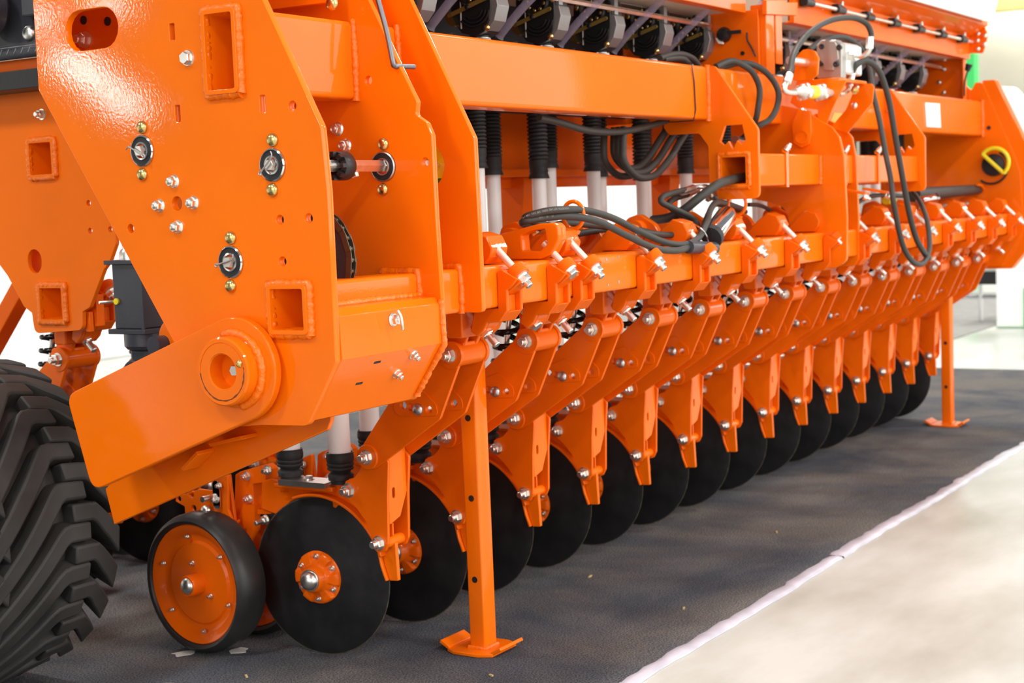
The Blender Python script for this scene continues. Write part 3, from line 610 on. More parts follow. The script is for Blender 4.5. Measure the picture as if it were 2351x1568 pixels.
    MB().prism([(2.627,.250),(2.642,.29),(2.654,.345),(2.660,.343),(2.648,.288),(2.633,.248)], 3.449, 3.485).build('scraper_flange', ORANGE, R, bevel=.0015)
    # disc and hub, toed in a little
    yaw = math.radians(2.0); ax = Vector((-math.cos(yaw), -math.sin(yaw), 0))
    db = MB(); db.use(0); db.lathe(DC, ax, [(.0,.012),(.085,.012),(.12,.006),(DR-.030,.0),(DR-.003,-.0055),(DR-.003,-.0065),(DR-.03,-.006),(.12,.0),(.0,.004)], 96)
    db.use(1); db.lathe(DC, ax, [(DR-.003,-.0055),(DR,-.006),(DR,-.0066),(DR-.003,-.0065)], 96); db.build('disc', [DISC, EDGE], R, sharp=50, label='thin black painted coulter disc')
    hb = MB(); n = 144; vs = []; prof = [(.032,.056),(.036,.053),(.039,.036),(.043,.031),(.050,.0295),(.058,.029),(.067,.028),(.074,.0255),(.0775,.021),(.0785,.012)]
    t = ax.cross(Vector((0,0,1))).normalized(); u = Vector((0,0,1)); fs = []
    for k, (r, h) in enumerate(prof):
        for i in range(n):
            a = 2*math.pi*i/n; pocket = min(1, max(0, (math.cos(6*a+math.pi)+.25)*2.2)); hh = h-((0,0,0,.0,.004,.012,.0125,.011,.008,0)[k]*pocket); r2 = r
            vs.append(DC+ax*hh+t*(r2*math.cos(a))+u*(r2*math.sin(a)))
    for k in range(len(prof)-1):
        for i in range(n): j2 = (i+1) % n; fs.append((k*n+i, (k+1)*n+i, (k+1)*n+j2, k*n+j2)[::-1])
    hb.add(vs, fs); hub = hb.build('hub', ORANGE_SHADE, R, sharp=60)
    MB().lathe(DC, ax, [(.0325,.053),(.0315,.058),(.0285,.058),(.0275,.062),(.024,.071),(.015,.078),(0,.0805)], 36).build('hub_cap', ZINC, hub)
    for k in range(6): a = k*math.pi/3+math.pi/6; bolt('nut', DC+ax*.0155+t*(.063*math.cos(a))+u*(.063*math.sin(a)), ax, .5, hub)
    hbk = MB(); hbk.lathe(DC, -ax, [(0,-.002),(.05,-.002),(.045,.045),(0,.05)], 28); hbk.build('hub_back', ORANGE_SHADE, R)
    # carrier casting behind and above the disc
    ar_ = lambda r, t: (DC.y-r*math.cos(math.radians(t)), DC.z+r*math.sin(math.radians(t)))
    ca = [ar_(.243, t) for t in range(118, 15, -6)]+[ar_(.256, t) for t in range(18, 46, 6)]+[(2.70,.50),(2.735,.535),(2.79,.530),(2.835,.508),(3.005,.506),(3.05,.516),(3.09,.505),(3.098,.42),(3.03,.405)]
    MB().prism(ca, 3.466, 3.482).build('carrier', ORANGE_SHADE, R, bevel=.003)
    MB().prism([ar_(.241, t) for t in range(20, 112, 5)]+[ar_(.250, t) for t in range(110, 19, -5)], 3.436, 3.512).build('arch_rim', ORANGE_SHADE, R, bevel=.003)
    MB().box(3.437, 3.51, 2.80, 3.02, .495, .508).build('carrier_top', ORANGE_SHADE, R, bevel=.003)
    bb = [(3.202, 0.516), (3.181, 0.527), (3.097, 0.550), (3.078, 0.538), (3.084, 0.500), (3.134, 0.492), (3.136, 0.413), (3.064, 0.415), (3.068, 0.405), (3.174, 0.395), (3.186, 0.373), (3.197, 0.349), (3.211, 0.343), (3.211, 0.433)]
    MB().prism(rnd(bb, .006, 3), 3.475, 3.53).build('wheel_bracket', ORANGE_SHADE, R, bevel=.004)
    for q in [(3.156, 0.514), (3.072, 0.537), (3.152, 0.445)]: bolt('nut', (3.475, *q), parent=R, sc=.85)
    MB().prism([(3.196, 0.523), (3.182, 0.526), (3.175, 0.440), (3.169, 0.382), (3.155, 0.391), (3.158, 0.380), (3.168, 0.374), (3.184, 0.355), (3.198, 0.359), (3.187, 0.414)], 3.425, 3.437).build('depth_link', ORANGE_SHADE, R, bevel=.002)
    lp = [(3.180, 0.525), (3.165, 0.528), (3.171, 0.424), (3.148, 0.376), (3.158, 0.372), (3.189, 0.398), (3.210, 0.391), (3.235, 0.410), (3.280, 0.401), (3.346, 0.386), (3.347, 0.422), (3.384, 0.435), (3.379, 0.453), (3.326, 0.464), (3.284, 0.480), (3.230, 0.478), (3.228, 0.507)]
    plate('depth_lever', rnd(lp, .004, 3), [circ(q, .010, 14) for q in [(3.309, 0.419), (3.316, 0.460), (3.370, 0.444)]], 3.400, 3.410, R, mats=ORANGE_SHADE)
    MB().prism(stadium((3.203, 0.469), .030, .0135, math.pi/2), 3.388, 3.392).build('adjuster_plate', CHROME, R)
    for q in [(3.188, 0.499), (3.205, 0.454)]: bolt('nut', (3.388, *q), parent=R, sc=.6)
    MB().cyl((3.36, *(3.234, 0.458)), (3.40, *(3.234, 0.458)), .009, n=18).build('lever_pin', ZINC, R)
    bolt('dome', (3.38, *(3.240, 0.420)), parent=R, sc=1.2); bolt('long', (3.44, *(3.059, 0.396)), (-1,.1,-.1), .9, R)
    sp = [(2.989, 0.514), (2.814, 0.525)]; zt = .521
    pl = MB(); pl.box(3.425, 3.50, sp[1][0], sp[0][0], zt-.002, zt+.001); pl.box(3.4235, 3.4255, sp[1][0], sp[0][0], zt-.015, zt+.001); pl.build('seed_plate', ZINC, R)
    bolt('head', (3.46, (sp[0][0]+sp[1][0])/2, zt+.001), (0,0,1), .85, R)
    boot(R, (3.475, 2.795, zt-.006)); boot(R, (3.475, 2.984, zt-.006))
    # pair of press wheels on a short fork
    wheel(R, (3.355, 3.235, .212), math.radians(-3.5), 'press_wheel'); wheel(R, (3.575, 3.225, .212), math.radians(3.0), 'press_wheel')
    fk = MB(); fk.tube(spline([(3.40,3.235,.212),(3.465,3.235,.215),(3.53,3.225,.212)],4), .016, 12); fk.prism([(3.255,.235),(3.215,.235),(3.125,.36),(3.120,.43),(3.165,.43),(3.255,.26)], 3.462, 3.488); fk.build('wheel_fork', ORANGE_SHADE, R)
    # clear-out tube behind the disc
    sb = MB(); sb.tube(spline([(3.475,2.80,.52),(3.49,2.83,.42),(3.495,2.90,.20),(3.495,2.96,.06)],5), .017, 12); sb.build('seed_boot', ORANGE_SHADE, R)
    return R
RS = .391
OP = make_opener()
index_kids()
ORD = ('first', 'second', 'third', 'fourth', 'fifth', 'sixth', 'seventh', 'eighth', 'ninth', 'tenth', 'eleventh', 'twelfth', 'thirteenth', 'last')
for n in range(14):
    o = OP if n == 0 else copy_tree(OP)
    o.location.x = 3.465+RS*n
    o['label'] = 'orange disc opener with black disc, %s along the front toolbar from the slotted side plate' % ORD[n]
# the outermost disc is toed out a little more than the others
for ch in OP.children:
    if ch.name.split('.')[0] in ('disc', 'hub', 'hub_back'):
        cl = DC-OP.location; Rm = Matrix.Rotation(math.radians(2.2), 3, 'Z'); ch.rotation_euler.z = math.radians(2.2); ch.location = cl-Rm @ cl+Vector((0,.012,0))
for k in range(4):
    o = copy_tree(OP); o.location = (3.36+RS*k, 2.75+1.40, -.028)
    for ch in o.children:
        if ch.name.split('.')[0] in ('disc', 'hub', 'hub_back', 'press_wheel', 'wheel_fork', 'scraper_blade', 'scraper_flange', 'seed_boot'): ch.location.z += .028
    o['group'] = 'disc openers on the rear toolbar'
    o['label'] = 'orange disc opener in the rear rank, %s from the rear side plate' % ORD[k]
# embossed lettering on the carrier
def text3d(body, size, name, parent, M, m, ext=.0008):
    cu = bpy.data.curves.new('lettering', 'FONT'); cu.body = body; cu.size = size; cu.extrude = ext; cu.align_x = 'CENTER'; cu.align_y = 'CENTER'
    ob = bpy.data.objects.new('lettering', cu); C.objects.link(ob); dg = bpy.context.evaluated_depsgraph_get()
    me = bpy.data.meshes.new_from_object(ob.evaluated_get(dg)); bpy.data.objects.remove(ob); bpy.data.curves.remove(cu)
    me.transform(M); me.materials.clear(); me.materials.append(m); return link(name, me, parent)
q = (2.999, 0.480)
MX = Matrix(((0,0,-1,3.4615),(-1,0,0,q[0]),(0,1,0,q[1]),(0,0,0,1)))
text3d('KUHN', .011, 'cast_lettering', OP, MX, ORANGE_SHADE)
q = (2.989, 0.461)
text3d('15105250', .006, 'cast_number', OP, Matrix.Translation((3.4615, q[0], q[1])) @ Matrix.Rotation(.35, 4, 'X').inverted() @ Matrix(((0,0,-1,0),(-1,0,0,0),(0,1,0,0),(0,0,0,1))), ORANGE_SHADE)

# lifting lug clamped beside the first opener, with hose ring
LG = thing('lifting_lug', 'orange lifting lug plate with a rounded window clamped over the toolbar', 'lug', (3.71, 2.25, 1.0))
lo_ = [(2.396, 1.205), (2.206, 1.243), (2.161, 1.244), (2.147, 1.235), (2.146, 1.199), (2.173, 1.157), (2.207, 1.145), (2.372, 1.146), (2.388, 1.175)]
lw_ = [(2.266, 1.213), (2.232, 1.224), (2.188, 1.229), (2.184, 1.186), (2.206, 1.168), (2.264, 1.169)]
plate('lug_plate', rnd(lo_, .012, 4), [rnd(lw_, .008, 4)], 3.660, 3.705, LG, mats=ORANGE, bev=.004)
jw = [(2.179,1.124),(2.165,1.132),(2.138,1.118),(2.116,1.106),(2.140,1.082),(2.150,1.078),(2.150,1.024),(2.176,.994),(2.215,.992),(2.226,.972),(2.247,.955),(2.268,.968),(2.262,.995),(2.252,1.030),(2.179,1.030)]
ja = 3.643; jb = MB(); jb.prism(jw, ja, ja+.012); jb.prism(jw, ja+.068, ja+.08); jb.prism([(2.179,1.124),(2.165,1.132),(2.138,1.118),(2.112,1.098),(2.140,1.078),(2.165,1.064),(2.166,1.022),(2.150,1.022),(2.176,.994),(2.215,.992),(2.226,.972),(2.247,.955),(2.268,.968),(2.262,.995),(2.252,1.030),(2.179,1.030)], ja+.012, ja+.068); jb.build('front_jaw', ORANGE_SHADE, LG, bevel=.003)
dv = Vector((0,1,1)).normalized()
for p, L_ in ((Vector((ja+.034,2.132,1.118)), .10), (Vector((ja+.034,2.252,.975)), .12)):
    MB().cyl(p, p+dv*L_, .0100, n=16).build('clamp_rod', ROD, LG); bolt('head', p-dv*.010, -dv, 1.25, LG); MB().cyl(p-dv*.010, p+dv*.02, .0275, n=28).build('jaw_boss', ORANGE_SHADE, LG, bevel=.003)
bolt('head', (3.75, *(2.322, 1.199)), (-.4,-.8,.3), 1.0, LG)
MB().cyl((3.80, 2.29, 1.175), (3.86, 2.30, 1.19), .035).build('lug_boss', ORANGE_SHADE, LG, bevel=.003)
def hose_ring(c, label, r=.034, tube_r=.006):
    t = thing('hose_ring', label, 'ring', c, 'hose guide rings on the toolbar'); c = Vector(c)
    pts = [c+Vector((0, r*math.cos(a), r+.018+r*math.sin(a)*1.15)) for a in [2*math.pi*k/36 for k in range(37)]][:-1]
    MB().tube(pts, tube_r, 10, closed=True).build('ring', ORANGE, t)
    MB().obox(c+Vector((0,0,.006)), (.012,0,0), (0,.014,.006), (0,-.003,.006)).build('ring_foot', ORANGE, t, bevel=.002)
hose_ring((3.892, 2.230, 1.209), 'orange rod ring round the hoses beside the lifting lug')
hose_ring((5.094, 2.250, 1.217), 'orange rod ring round the hoses beside the chrome cylinder')

# ------------------------------------------------------------------ support legs
def leg(cx, cy, label):
    t = thing('support_leg', label, 'leg', (cx, cy, 0), 'square support legs of the seed drill')
    MB().prism(rnd([(cx-.0325,cy-.026),(cx+.0325,cy-.026),(cx+.0325,cy+.026),(cx-.0325,cy+.026)], .006, 3), .010, 1.02, 'Z').build('tube', ORANGE, t)
    for z in (.215, .455, .69): MB().cyl((cx-.0332, cy, z), (cx-.0320, cy, z), .0095, n=18).build('pin_hole', BLACK, t)
    f = MB(); f.prism([(cx-.085,cy-.035),(cx-.065,cy-.072),(cx+.065,cy-.072),(cx+.085,cy-.035),(cx+.085,cy+.05),(cx+.065,cy+.085),(cx-.065,cy+.085),(cx-.085,cy+.05)], .0005, .0105, 'Z')
    f.obox((cx+.0, cy-.082, .018), (.062,0,0), (0,.016,-.009), (0,.0026,.0046)); f.obox((cx+.0, cy+.097, .018), (.062,0,0), (0,.016,.009), (0,-.0026,.0046)); f.build('foot_plate', ORANGE, t, bevel=.002)
    weld([(cx-.034,cy+.028,.012),(cx-.034,cy-.028,.012),(cx+.034,cy-.028,.012),(cx+.034,cy+.028,.012)], .006, t)
leg(3.710, 2.481, 'orange square support leg with flat foot between the first two openers')
leg(8.372, 2.481, 'orange square support leg near the far end plate')

# ------------------------------------------------------------------ white seed tubes with bellows
def bellows_prof(r, z0, z1, n):
    out = [(r*.92, z0)]
    for k in range(n):
        a = z0+(z1-z0)*k/n; s = (z1-z0)/n; out += [(r*.86, a), (r*1.05, a+s*.4), (r*1.05, a+s*.6)]
    return out+[(r*.9, z1)]
def seed_tube(X, Y, ztop, zb, label, n, grp):
    t = thing('seed_tube', label, 'tube', (X, Y, .60), grp)
    MB().lathe((X, Y, 0), (0,0,1), [(.030,.596),(.0325,.596),(.0315,.76),(.0265,.95),(.0255,1.10),(.0255,zb+.05),(.024,zb+.05)], 24).build('white_tube', WHITE, t)
    MB().lathe((X, Y, 0), (0,0,1), [(.0262,zb-.02),(.038,zb-.024),(.031,zb-.004),(.034,zb+.0),(.031,zb+.008),(.0335,zb+.016),(.0335,zb+.04)]+bellows_prof(.0345, zb+.04, ztop, 26)[1:], 28).build('bellows', RUB, t, sharp=70)
for n in range(14):
    X = 3.475+RS*n
    for row, Y in enumerate((2.795, 2.984)):
        zb = (1.42, 1.44)[row]+((n*37) % 5-2)*.012
        seed_tube(X, Y, 1.80, zb, 'white %s seed tube with black bellows, %s from the slotted side plate' % (('front', 'rear')[row], ORD[n]), n, 'white seed tubes under the metering units')

# ------------------------------------------------------------------ hoppers
def hopper(x0, x1, label, yf=2.40):
    t = thing('seed_hopper', label, 'hopper', ((x0+x1)/2, 2.8, 1.98), 'orange seed hoppers over the metering units')
    MB().prism([(yf,1.988),(yf,2.11),(yf-.03,2.120),(yf-.10,2.16),(yf-.04,2.75),(yf-.04,2.77),(yf+.02,2.77),(yf+.02,2.0),(yf+.05,1.988)], x0, x1).build('front_panel', ORANGE_SHADE, t, bevel=.003)
    MB().prism([(yf+.03,1.996),(yf+.03,2.7),(3.5,2.7),(3.2,1.996)], x0+.01, x1-.01).build('hopper_floor', CREAM, t)
    return t
H1 = hopper(3.33, 5.566, 'orange seed hopper with cream underside over the near metering units')
H2 = hopper(6.05, 8.60, 'orange seed hopper carrying a clipped rail at the far half')
MB().prism([(2.25,2.158),(2.36,2.20),(2.30,2.9),(2.05,2.9)], 6.95, 8.50).build('white_lid', WHITEP, H2, bevel=.006)
fl = [(2.463, 2.191), (2.322, 2.158), (2.303, 2.109), (2.330, 2.015), (2.466, 2.023)]
MB().prism(rnd(fl, .01), 8.60, 8.612).build('end_bracket', ORANGE_SHADE, H2, bevel=.002)
for q in [(2.318, 2.107), (2.355, 2.121), (2.359, 2.084), (2.357, 2.040), (2.322, 2.061), (2.372, 2.159)]: bolt('dome', (8.598, *q), parent=H2, sc=.9)
MB().box(3.34, 5.56, 2.93, 2.95, 1.62, 1.996).build('dark_backing', BLACK, H1); MB().box(6.06, 8.58, 2.93, 2.95, 1.62, 1.996).build('dark_backing', BLACK, H2)  # black sheets added so the space behind the metering units looks dark
RL = thing('seed_rail', 'thin silver rail held by black clips along the far hopper', 'rail', (7.2, 2.37, 2.05))
MB().cyl((6.12, 2.372, 2.075), (8.55, 2.372, 2.075), .0085, n=14).build('rod', ZINC, RL)
for k in range(7):
    x = 6.12+.372*k+.02; b = MB(); b.box(x-.03, x+.03, 2.366, 2.398, 2.06, 2.10); b.cyl((x-.045, 2.372, 2.075), (x+.045, 2.372, 2.075), .017, n=16); b.build('clip', BLACK, RL, bevel=.003); bolt('nut', (x+.02, 2.372, 2.098), (0,-.3,1), .6, RL)
# centre posts and their head bracket
MB().prism([(2.34,1.757),(2.40,1.757),(2.40,2.02),(2.34,2.02)], 5.605, 5.625).build('hopper_post', ORANGE, FR, bevel=.003)
MB().box(5.605, 5.685, 2.336, 2.344, 1.757, 2.0).build('hopper_post', ORANGE, FR, bevel=.003)
MB().box(5.70, 5.765, 2.336, 2.344, 1.80, 2.0).build('hopper_post', ORANGE, FR, bevel=.003)
hbk = [(5.589, 2.032), (5.586, 1.977), (5.770, 1.989), (5.901, 1.998), (5.905, 2.052), (5.789, 2.041), (5.789, 2.050)]
MB().prism(hbk, 2.325, 2.345, 'Y').build('post_head', ORANGE, FR, bevel=.003)
MB().prism([(2.36,1.757),(2.36,2.0),(3.05,2.0),(3.05,1.60),(2.45,1.60),(2.45,1.757)], 5.585, 5.60).build('bulkhead', ORANGE_SHADE, FR, bevel=.002)
kn = (2.498, 1.916); MB().lathe((5.585,*kn),(-1,0,0),[(0,.0),(.028,0),(.03,.012),(.022,.03),(0,.034)],24).build('knob', BLACK, FR)
MB().obox((5.56, kn[0]-.045, kn[1]+.004), (.004,0,0), (0,.032,0), (0,0,.007)).build('knob_lever', BLACK, FR)
MB().prism([(2.530, 1.905), (2.499, 1.908), (2.499, 1.880), (2.518, 1.884)], 5.565, 5.575).build('white_tag', WHITE, FR)
MB().tube(spline([(5.575, 2.403, 1.916), (5.575, 2.402, 1.888), (5.575, 2.386, 1.858), (5.575, 2.369, 1.823)],5), .0035, 6).build('tie_tail', BLACK, FR)
MB().cyl((5.58, *(2.426, 1.840)), (5.586, *(2.426, 1.840)), .008, n=12).build('plug', BLACK, FR)
MB().box(8.545, 8.60, 2.42, 2.43, 1.757, 2.0).build('end_post', ORANGE, FR, bevel=.003)
MB().prism([(2.43,1.757),(2.43,2.0),(3.0,2.0),(3.0,1.757)], 8.59, 8.60).build('bulkhead', ORANGE_SHADE, FR)
for q in [(2.538, 1.997), (2.539, 1.943), (2.568, 1.874), (2.544, 1.817)]: bolt('dome', (8.59, *q), parent=FR, sc=.9)
MB().tube(spline([(8.500, 2.406, 1.784), (8.500, 2.402, 1.864), (8.500, 2.384, 1.923)],5), .005, 8).build('pull_rod', BLACK, FR)
MB().tube([(8.500, 2.389, 1.917), (8.500, 2.377, 1.954)], [.014,.02], 10).build('pull_grip', BLACK, FR)

# ------------------------------------------------------------------ seed metering units and their clear tubes
GREYC = CASING
def unit_model():
    X = 4.393; t = thing('metering_unit', '', 'metering unit', (X+.05, 2.62, 1.80), 'black seed metering units in a row under the hoppers')
    body = rnd([(2.690,1.85),(2.672,1.828),(2.62,1.812),(2.585,1.826),(2.567,1.860),(2.560,1.90),(2.560,1.988),(2.705,1.988),(2.708,1.90)], .02)
    MB().prism(body, X, X+.085).build('housing', BLACK, t, bevel=.003)
    MB().lathe((X+.01, 2.628, 1.955), (-1,0,0), [(.050,0),(.052,.016),(.046,.022),(.040,.018),(.036,.010),(0,.010)], 36).build('rotor_cover', BLACK, t)
    for k in range(9):
        a = k*2*math.pi/9; bolt('dome', (X-.002, 2.628+.033*math.cos(a), 1.955+.033*math.sin(a)), parent=t, m=BRASS, sc=.5)
    l0, l1 = Vector((X-.016, 2.702, 1.882)), Vector((X-.016, 2.570, 1.921)); d = (l1-l0); n_ = Vector((0, -d.z, d.y)).normalized()
    lv = MB(); lv.obox((l0+l1)/2, (.0015,0,0), d*.5, n_*.0065); lv.cyl(l0-Vector((.0015,0,0)), l0+Vector((.0015,0,0)), .0068, n=14); lv.cyl(l1-Vector((.0015,0,0)), l1+Vector((.0015,0,0)), .0068, n=14)
    L_ = lv.build('lever', mat('yellow_passivated_lever', (.42,.30,.07), .42, .6) if 'yellow_passivated_lever' not in bpy.data.materials else bpy.data.materials['yellow_passivated_lever'], t)
    bolt('dome', (X-.016, *((l0+l1)/2).yz), parent=t, m=BLACK, sc=.6)
    for r in (.030, .042, .052):
        MB().tube([(X-.004, 2.622+r*math.cos(a)*1.1, 1.895+r*math.sin(a)) for a in [math.radians(k) for k in range(190, 330, 12)]], .004, 6).build('cover_rib', BLACK, t)
    cs = rnd([(2.567,1.935),(2.545,1.932),(2.538,1.90),(2.552,1.855),(2.580,1.825),(2.590,1.835),(2.572,1.87),(2.566,1.90)], .006)
    MB().prism(cs, X+.004, X+.07).build('outlet_casing', CASING, t, bevel=.002)
    MB().box(X+.01, X+.035, 2.548, 2.570, 1.935, 1.994).build('shaft_bracket', CASING, t)
    for y, z in ((2.566, 1.952), (2.578, 1.835), (2.69, 1.97)): bolt('dome', (X-.001, y, z), parent=t, m=BRASS, sc=.75)
    MB().lathe((X+.045, 2.635, 1.70), (0,0,1), [(.030,0),(.030,.13)], 24).build('outlet_neck', RUB, t)
    cl = MB(); cl.ring((X+.045, 2.635, 1.795), (0,0,1), .031, .0335, .016, 28); cl.cyl((X+.005, 2.612, 1.803), (X+.045, 2.598, 1.803), .0075, n=6); cl.build('hose_clamp', ZINC, t)
    MB().prism(rnd([(2.722,1.898),(2.700,1.892),(2.692,1.865),(2.684,1.845),(2.705,1.852),(2.722,1.872)], .005), X-.012, X+.004).build('trip_flap', BRASS, t)
    MB().box(X-.0015, X, 2.668, 2.672, 1.84, 1.93).build('edge_strip', LABEL, t)
    MB().tube([(X-.01,2.73,1.80),(X-.01,2.73,1.825),(X-.01,2.70,1.828),(X-.01,2.70,1.80)], .002, 6).build('wire_hook', STEEL, t)
    return t
MU = unit_model(); index_kids()
mus = []
for k in range(-2, 4): mus.append((4.393+.38*k, 'near'))
for k in range(6): mus.append((6.35+.375*k, 'far'))
cnt = {'near': 0, 'far': 0}
for x, half in mus:
    o = MU if abs(x-4.393) < 1e-6 else copy_tree(MU); o.location.x = x+.05
    o['label'] = 'black seed metering unit with brass lever, %s under the %s hopper from the side plate' % (ORD[cnt[half]], half); cnt[half] += 1
for a, b in ((3.45, 5.58), (6.2, 8.58)):
    sh = thing('metering_shaft', 'bright hexagonal shaft through the %s metering units' % ('near' if a < 5 else 'far'), 'shaft', ((a+b)/2, 2.555, 1.94))
    MB().lathe((a, 2.555, 1.955), (1,0,0), [(0,0),(.010,0),(.010,b-a),(0,b-a)], 6).build('hex_bar', ZINC, sh)
    MB().box(a, b, 2.60, 2.75, 1.989, 1.9945).build('mount_strip', STEEL, sh)
nt_ = 0
def clear_tube(X, label, nut):
    t = thing('clear_tube', label, 'tube', (X, 2.6, 1.84), 'clear plastic tubes in front of the metering units')
    path = spline([(X, 2.425, 2.066), (X, 2.450, 2.03), (X, 2.515, 1.975), (X, 2.60, 1.910), (X, 2.655, 1.862), (X, 2.685, 1.834)], 5)
    rr = [.0135]*(len(path)-2)+[.0142, .018]
    P = [Vector(p) for p in path]; b = MB(); b.tube(P, rr, 16); b.f = [f for f in b.f if len(f) == 4]; b.m = [0]*len(b.f); b.build('hose', CLEAR, t, sharp=80)
    if nut: bolt('head', (X, 2.420, 2.074), (0,.25,-1), 1.2, t, ZINC, 'hose_nut')
for k in range(5): clear_tube(4.250+.385*(k-1), 'clear violet tinted tube hanging at the near metering units, %s from the side plate' % ORD[k], False)
clear_tube(5.80, 'short clear tube behind the orange centre posts', True)
for k in range(6): clear_tube(6.38+.358*k, 'clear violet tinted tube at the far metering units, %s past the centre plates' % ORD[k], True)

# ------------------------------------------------------------------ rear structure
RF = thing('rear_frame', 'dark orange rear frame and rear side plate behind the big tyre', 'machine frame', (3.3, 3.6, 0))
MB().box(3.26, 8.60, 3.16, 3.20, 1.36, 1.80).build('rear_panel', ORANGE_SHADE, RF, bevel=.003)
MB().box(3.26, 8.60, 3.10, 3.16, 1.40, 1.43).build('panel_lip', ORANGE_SHADE, RF, bevel=.003)
for x in (5.05, 6.3, 7.6): MB().prism(rnd([(3.10,1.40),(3.24,1.40),(3.24,.9),(3.16,.9)],.02), x, x+.10).build('rear_post', ORANGE_SHADE, RF, bevel=.003)
lp = [(4.096, 1.713), (3.330, 1.671), (3.362, 1.230), (3.391, 1.180), (3.418, 1.155), (3.486, 1.045), (3.517, 1.032), (3.522, 0.977), (3.731, 0.965), (3.738, 1.028), (3.771, 1.047), (3.835, 1.141), (4.126, 1.437)]
lp = rnd([(*p, r) for p, r in zip(lp, (0,0,.02,.02,.03,.01,.004,.025,.025,.004,.01,.03,0))], 0)
lh = [rrect(3.583,3.694,1.000,1.112,.01), rrect(3.588,3.699,1.433,1.546,.01), stadium((3.710, 1.184), .006, .030, math.pi/2)]+[circ(q, .0085, 14) for q in [(3.464, 1.351), (3.464, 1.270), (3.381, 1.272)]]
lpl = plate('rear_side_plate', lp, lh, 3.20, 3.215, RF)
bolt('nut', (3.20, *(3.635, 1.619)), parent=lpl, sc=.95)
for z0, y0 in ((1.000, 3.583), (1.433, 3.588)):
    plate('rear_toolbar', rrect(y0, y0+.111, z0, z0+.112, .01), [rrect(y0+.009, y0+.102, z0+.009, z0+.103, .004)], 3.188, 8.6 if z0 < 1.2 else 3.9, RF, bev=.001)
    weld([(3.197, y, z) for y, z in ((y0,z0),(y0+.111,z0),(y0+.111,z0+.112),(y0,z0+.112),(y0,z0))], .0085, RF)
st = [(3.450, 4.034, 1.033), (3.450, 4.201, 0.850)]; MB().obox((Vector(st[0])+Vector(st[1]))/2+Vector((0,.06,.02)), (.03,0,0), (Vector(st[0])-Vector(st[1]))*.75, Vector((0,.022,.018))).build('brace', ORANGE_SHADE, RF, bevel=.003)
MB().box(3.255, 3.262, 3.62, 3.80, 1.14, 1.30).build('inner_web', ORANGE_SHADE, RF); MB().box(3.24, 3.27, 3.50, 3.575, .985, 1.08).build('stop_block', ORANGE_SHADE, RF, bevel=.002); MB().box(3.22, 3.235, 3.51, 3.53, .97, 1.03).build('stop_block', ORANGE_SHADE, RF, bevel=.002)
MB().box(3.22, 3.235, 3.71, 3.73, .97, 1.03).build('stop_block', ORANGE_SHADE, RF, bevel=.002)
# dark grey jack column between the plates
JK = thing('jack_column', 'dark grey square jack column with round flange behind the side plate', 'jack', (3.15, 3.22, .6))
MB().box(3.105, 3.20, 3.172, 3.284, .992, 1.176).build('column_body', GREY, JK, bevel=.003)
MB().box(3.10, 3.106, 3.166, 3.176, .992, 1.176).build('corner_strip', GREY, JK)
MB().box(3.09, 3.215, 3.160, 3.300, 1.174, 1.186).build('top_flange', GREY, JK, bevel=.002)
MB().box(3.09, 3.215, 3.155, 3.298, .978, .992).build('base_flange', GREY, JK, bevel=.002)
MB().lathe((3.152, 3.215, .978), (0,0,-1), [(0,0),(.060,0),(.060,.035),(.052,.045),(0,.045)], 36).build('base_cup', GREY, JK)
MB().box(3.12, 3.185, 3.16, 3.25, .82, .935).build('foot_knuckle', GREY, JK, bevel=.01)
MB().cyl((3.08, 3.20, .865), (3.20, 3.20, .865), .042, n=32).build('knuckle_pin', GREY, JK, bevel=.003)
MB().cyl((3.15, 3.255, 1.186), (3.15, 3.255, 1.32), .021, n=24).build('ram_sleeve', CHROME, JK)
MB().lathe((3.15, 3.255, 1.186), (0,0,1), [(0,0),(.03,0),(.03,.02),(.024,.03),(0,.03)], 24).build('ram_gland', ZINC, JK)
MB().tube([(3.100, 3.281, 1.070), (3.060, 3.294, 1.070)], .0045, 8).build('locking_pin', ZINC, JK); MB().cyl((3.104, *(3.269, 1.070)), (3.098, *(3.269, 1.070)), .009, n=14).build('pin_grommet', YELLOW, JK)
MB().cyl((3.02, *(3.055, 0.957)), (3.12, *(3.055, 0.957)), .024, n=24).build('lower_pin', GREY, JK)
eb = (3.022, 0.975); MB().lathe((3.06, *eb), (1,0,0), [(0,0),(.05,0),(.05,.03),(0,.03)], 32).build('pin_eye', ORANGE, JK, bevel=.003)
# dark grey sub frame at the upper left
SF = thing('grey_subframe', 'dark grey bolted frame section beside the top of the side plate', 'machine frame', (3.1, 3.5, 1.6))
MB().box(3.10, 3.30, 3.42, 4.2, 1.815, 2.3).build('web', GREY, SF)
MB().lathe((3.09, 3.45, 1.792), (0,1,0), [(0,0),(.020,0),(.020,.7),(0,.7)], 20).build('bead_bar', GREY, SF)
for k in range(7): MB().tube([(3.072, 3.46+.03*k, 1.80), (3.070, 3.468+.03*k, 1.785)], .0018, 5).build('bar_rib', STEEL, SF)
MB().box(3.12, 3.32, 3.42, 4.2, 1.742, 1.775).build('shelf', ORANGE_SHADE, SF); MB().box(3.10, 3.32, 3.42, 4.2, 1.688, 1.742).build('black_channel', BLACK, SF, bevel=.002)
bolt('dome', (3.10, *(3.552, 1.842)), parent=SF, sc=1.6, m=ZINC)
MB().box(3.06, 3.10, 3.48, 3.535, 1.885, 2.2).build('bracket', GREY, SF, bevel=.004)
pl = (3.648, 1.917); MB().lathe((3.02, pl[0]+.02, pl[1]), (1,0,0), [(.0,0),(.09,0),(.09,.03),(.075,.05),(0,.05)], 40).build('pulley', GREY, SF, bevel=.004)

